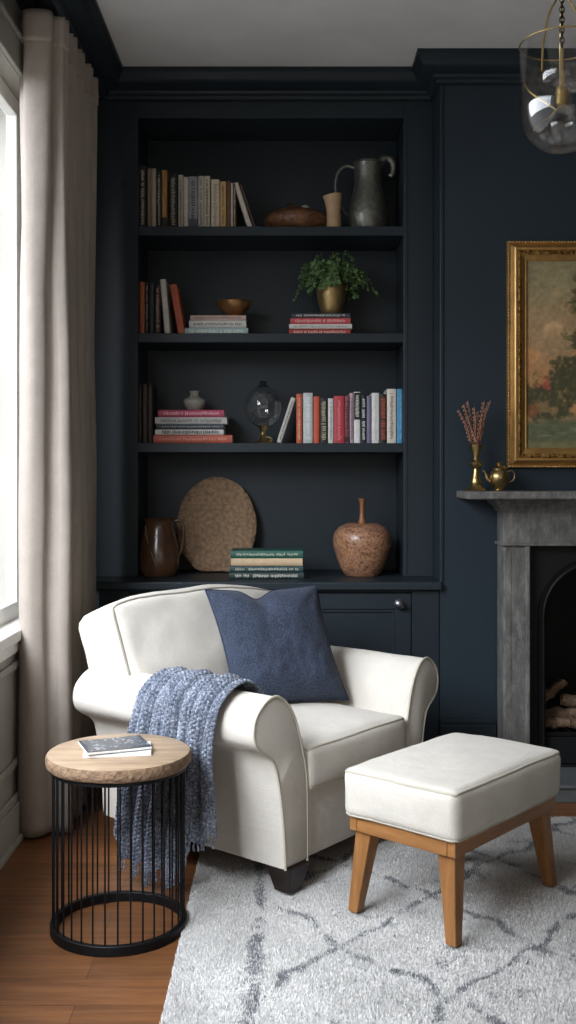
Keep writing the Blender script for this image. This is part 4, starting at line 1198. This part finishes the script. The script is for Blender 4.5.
for (a0, b0, a1, b1) in ((0, 0, 1, 0), (1, 0, 1, 1), (1, 1, 0, 1), (0, 1, 0, 0)):
    for q in range(30): P.append(tuple(pil(1)(a0 + (a1 - a0) * q / 30, b0 + (b1 - b0) * q / 30)))
MB().tube(P, .003, 6, True).build('piping', mat_fabric('navy_piping', '#333d52', 1600, .05, .2, 0), po, smooth=60)

# ------------------------------------------------------------------ knitted throw over the left arm
TW = bpy.data.objects.new('tmp', None)
drape = catmull([(-.275, 0, .42), (-.300, 0, .50), (-.336, 0, .562), (-.377, 0, .590), (-.413, 0, .5965), (-.456, 0, .583), (-.494, 0, .549), (-.507, 0, .505), (-.513, 0, .45), (-.513, 0, .35), (-.514, 0, .25), (-.515, 0, .14), (-.516, 0, .03)], 16)
dl = [0]
for a, b in zip(drape[:-1], drape[1:]): dl.append(dl[-1] + (b - a).length)
def at_len(s):
    s = max(0, min(dl[-1] - 1e-6, s))
    import bisect
    j = min(bisect.bisect_right(dl, s) - 1, len(dl) - 2)
    t = (s - dl[j]) / (dl[j + 1] - dl[j])
    return drape[j].lerp(drape[j + 1], t), (drape[j + 1] - drape[j]).normalized()
Stot = dl[-1]
def s_of_z(zz): return Stot - (zz - .03)
NT_, NS_ = 238, 400
def throw_pt(t, a, layer=0):
    # t: 0 front edge .. 1 back edge ; a: 0 inner end .. 1 hem
    if t < .30: zend = .20 + .02 * math.sin(t * 30)
    elif t < .36: zend = .20 - .135 * (t - .30) / .06
    elif t < .86: zend = .065 + .012 * math.sin(t * 40)
    else: zend = .065 + .085 * sst_f(.86, .93, t)
    s = a * s_of_z(zend)
    p, d = at_len(s)
    hang = sst_f(Stot * .30, Stot * .62, s)
    nrm = Vector((-d.z, 0, d.x))
    if nrm.x > 0 and p.z > .58: pass
    nrm = Vector((d.z, 0, -d.x))
    nrm = -nrm if (nrm.z < 0 and p.z > .57) or (nrm.x > 0 and p.z < .5 and p.x < -.45) else nrm
    hy_ = sst_f(Stot * .42, Stot * .98, s)
    ytop = -.315 + .33 * t; ybot = -.315 + .40 * t
    y = ytop * (1 - hy_) + ybot * hy_
    y += .012 * math.sin(t * PI * 2 + s * 4) * hang
    tt = t + .02 * math.sin(s * 7)
    br = [-.02, .13, .31, .47, .62, .78, .90, 1.02]
    am = [.7, 1.15, .75, 1.2, .8, 1.0, .6]
    q_ = 0; A_ = .6
    for b0_, b1_, a_ in zip(br[:-1], br[1:], am):
        if b0_ <= tt < b1_:
            q_ = abs(math.sin(PI * (tt - b0_) / (b1_ - b0_))) ** .65; A_ = a_
    top_ = sst_f(.08, .24, s)
    h = .003 + (.020 * top_ + .022 * hang) * q_ * A_
    if .29 < t < .37: h -= .012 * hang * math.sin((t - .29) / .08 * PI)
    # knit stitches
    kn = .0048 * abs(math.sin(s * PI / .0125 + (PI / 2 if int(t * 34) % 2 else 0))) * abs(math.sin(t * PI * 34)) ** .7
    h += kn
    return Vector((p.x, y, p.z)) + nrm * h
tm_ = MB().grid(lambda t, a: (lambda q: (q.x, q.y, ZL(q.z)))(throw_pt(t, a)), NT_, NS_)
th = tm_.build('throw_blanket', KNIT, smooth=180, solid=.005, merge=False, soff=0)
th.location = CO; th.rotation_euler = (0, 0, TH)
tag(th, 'blue-grey chunky knit throw draped over the armchair\'s near arm', 'blanket')
fr = MB(); rnd = random.Random(2)
for i in range(58):
    t = (i + .5) / 58
    q = throw_pt(t, 1.0); L = rnd.uniform(.02, .034)
    P = [(q.x, q.y, ZL(q.z) + .004)]
    for s_ in range(1, 5): P.append((q.x + rnd.uniform(-.002, .002), q.y + rnd.uniform(-.003, .003), ZL(q.z) - L * s_ / 4))
    fr.tube(P, lambda u: .0022 + .0012 * u, 6)
fr.build('fringe', KNIT, th, smooth=60, merge=False)

# ------------------------------------------------------------------ ottoman
OA = math.radians(48.6)
ot = thing('ottoman', 'cream cushioned ottoman footstool on a honey oak frame with four splayed legs', 'ottoman', (.470, 2.942, ZR), OA)
hx, hy = .268, .168
def obx(name, x0, x1, y0, y1, z0, z1): return MB().box(x0, x1, y0, y1, ZL(z0), ZL(z1)).build(name, OAK_X if x1 - x0 > y1 - y0 else OAK_Y, ot, bevel=.003)
obx('frame_rail', -hx, hx, -hy, -hy + .024, .237, .277)
obx('frame_rail', -hx, hx, hy - .024, hy, .237, .277)
obx('frame_rail', -hx, -hx + .024, -hy + .0245, hy - .0245, .237, .277)
obx('frame_rail', hx - .024, hx, -hy + .0245, hy - .0245, .237, .277)
obx('seat_board', -hx + .025, hx - .025, -hy + .025, hy - .025, .262, .277)
for sx in (-1, 1):
    for sy in (-1, 1):
        rings = []
        for (zz, cx_, cy_, h_) in ((.0, hx - .012, hy - .012, .0155), (.2365 - ZR, hx - .040, hy - .036, .0255)):
            rings.append([(sx * cx_ + a * h_, sy * cy_ + b * h_, zz) for a, b in ((-1, -1), (1, -1), (1, 1), (-1, 1))])
        MB().loft(rings).build('leg', OAK, ot, bevel=.003)
fo = cushion_map(.284, .182, .066, .024, (.007, .009, .014), .0035, 31., 7.)
m = cushion_mesh(fo, 40, 16); off = Vector((0, 0, ZL(.341)))
m.v = [tuple(Vector(v) + off) for v in m.v]
oc = m.build('cushion', LINEN, ot, smooth=180)
MB().tube([tuple(Vector(p) + off) for p in seam(fo, 1)], .0040, 8, True).build('piping', PIPING, oc, smooth=60)
MB().tube([tuple(Vector(p) + off) for p in seam(fo, -1)], .0036, 8, True).build('piping', PIPING, oc, smooth=60)

# ------------------------------------------------------------------ side table
TC = (-.449, 2.79, 0)
sd = thing('side_table', 'round wood-topped side table on a cage of black wire rods', 'table', TC)
Rt = .190; zt = .468
def tw_(a, zz): return .010 * N3((math.cos(a), math.sin(a), 0), 2.2, 3) + .006 * N3((math.cos(a), math.sin(a), zz * 8), 7, 5)
MB().lathe([(.001, zt), (Rt * .5, zt), (Rt * .965, zt), (Rt * .985, zt - .002)], seg=96, wob=tw_).build('table_top', TABLE_TOP, sd, smooth=40)
MB().lathe([(Rt * .985, zt - .002), (Rt, zt - .008), (Rt * 1.002, zt - .02), (Rt * .995, zt - .030), (Rt * .975, zt - .0345), (.001, zt - .0345)], seg=96, wob=tw_).build('bark_edge', BARK, sd, smooth=50)
Rr = .172; NRD = 34
MB().lathe([(Rr - .008, .0), (Rr + .008, .0), (Rr + .008, .026), (Rr - .008, .026), (Rr - .008, .0)], seg=72).build('base_ring', IRON, sd, smooth=40, bevel=.002)
MB().lathe([(Rr - .007, zt - .046), (Rr + .007, zt - .046), (Rr + .007, zt - .035), (Rr - .007, zt - .035), (Rr - .007, zt - .046)], seg=72).build('top_ring', IRON, sd, smooth=40)
for i in range(NRD):
    a = 2 * PI * i / NRD + .05
    x, y = Rr * math.cos(a), Rr * math.sin(a)
    MB().tube([(x, y, .02), (x, y, .2), (x, y, zt - .041)], .0024, 8).build('rod', IRON, sd, smooth=60)

# magazines
def magazine(loc, rz, w, d, tk, seed, label, dark):
    t = thing('magazine', label, 'magazine', loc, rz, 'magazines on the side table')
    nx, ny = 46, 34
    bend = lambda x: .003 * (x / w) ** 2
    u, v = np.meshgrid(np.linspace(0, 1, nx + 1), np.linspace(0, 1, ny + 1), indexing='ij')
    f1 = fbm(u + seed, v + seed, 9, 300 + seed); f2 = fbm(u, v, 22, 310 + seed)
    im = np.zeros(u.shape + (3,)); im[:] = C(dark)
    if seed == 1:
        im = mix(im, '#333a45', sst(.35, .6, f1)); im = mix(im, '#8e8f90', sst(.6, .72, f2) * .8); im = mix(im, '#c9c7c2', sst(.62, .74, f2) * sst(.4, .6, f1)); im = mix(im, '#1a1d24', sst(.12, .05, v) + sst(.07, .02, u))
    else:
        im = mix(im, '#9a9c9e', sst(.55, .7, f1) * .5)
    im = np.clip(im, 0, 1); li = np.where(im <= .04045, im / 12.92, ((im + .055) / 1.055) ** 2.4)
    o = MB().grid(lambda a, b: ((a - .5) * w, (b - .5) * d, tk + bend((a - .5) * w)), nx, ny).build('front_cover', MAGM, t, merge=False)
    ca = o.data.color_attributes.new('Col', 'FLOAT_COLOR', 'POINT')
    ca.data.foreach_set('color', np.concatenate([li, np.ones(li.shape[:2] + (1,))], -1).astype(np.float32).ravel())
    mm = MB()
    rings = [[((a - .5) * w, s * d / 2 * .995, 0) for s in (-1, 1)] + [((a - .5) * w, s * d / 2 * .995, tk - .0006 + bend((a - .5) * w)) for s in (1, -1)] for a in np.linspace(0, 1, 13)]
    mm.loft(rings).build('pages', mat_basic('magazine_paper', '#d9d7d2', .6, 0, .08, 80), t)
    return t
zt2 = zt + .0006
magazine((-.452, 2.786, zt2), math.radians(8), .175, .125, .006, 2, 'white magazine underneath the dark one on the side table', '#d6d4d0')
magazine((-.462, 2.797, zt2 + .0095), math.radians(22), .170, .130, .006, 1, 'dark picture-covered magazine lying on top on the side table', '#2b313b')

# ------------------------------------------------------------------ light
def area(name, loc, rot, sx, sy, power, col, spread=180):
    l = bpy.data.lights.new(name, 'AREA'); l.shape = 'RECTANGLE'; l.size = sx; l.size_y = sy; l.energy = power; l.color = col; l.spread = math.radians(spread)
    o = bpy.data.objects.new(name, l); COL.objects.link(o); o.location = loc; o.rotation_euler = rot
    return o
# daylight coming in through the window (faces +x, tipped down a little)
area('window_daylight', (XL - 1.15, 1.75, 2.75), (0, -math.radians(90 - 36), 0), 1.9, 4.2, 240, (.89, .955, 1.06))
import mathutils
_d = Vector((-.75, 3.3, .30)) - Vector((XL - .6, .75, 2.3))
area('chair_fill', (XL - .6, .75, 2.3), _d.to_track_quat('-Z', 'Y').to_euler(), 1.1, 1.3, 27, (.90, .96, 1.05), 64)  # added fill lamp outside the window, aimed at the armchair
# added soft warm fill lamp behind the camera, tipped up towards the ceiling
area('rear_fill', (.6, -.75, 1.7), (math.radians(124), 0, 0), 2.6, 1.8, 18, (1.0, .88, .76))
w = bpy.data.worlds.new('World'); SC.world = w; w.use_nodes = True
bg = w.node_tree.nodes['Background']; bg.inputs['Color'].default_value = (.93, .97, 1, 1); bg.inputs['Strength'].default_value = 1.0

# ------------------------------------------------------------------ camera
cam = bpy.data.cameras.new('Camera'); co_ = bpy.data.objects.new('Camera', cam); COL.objects.link(co_)
co_.location = (0, 0, HC); co_.rotation_euler = (PI / 2, 0, 0)
cam.sensor_fit = 'VERTICAL'; cam.sensor_height = 36; cam.lens = F / 1024 * 36
cam.shift_y = -37 / 1024; cam.clip_start = .05
SC.camera = co_
SC.view_settings.view_transform = 'Standard'; SC.view_settings.look = 'None'
SC.view_settings.exposure = 0; SC.view_settings.gamma = 1
SC.cycles.use_denoising = True
SC.cycles.max_bounces = 10; SC.cycles.transparent_max_bounces = 16
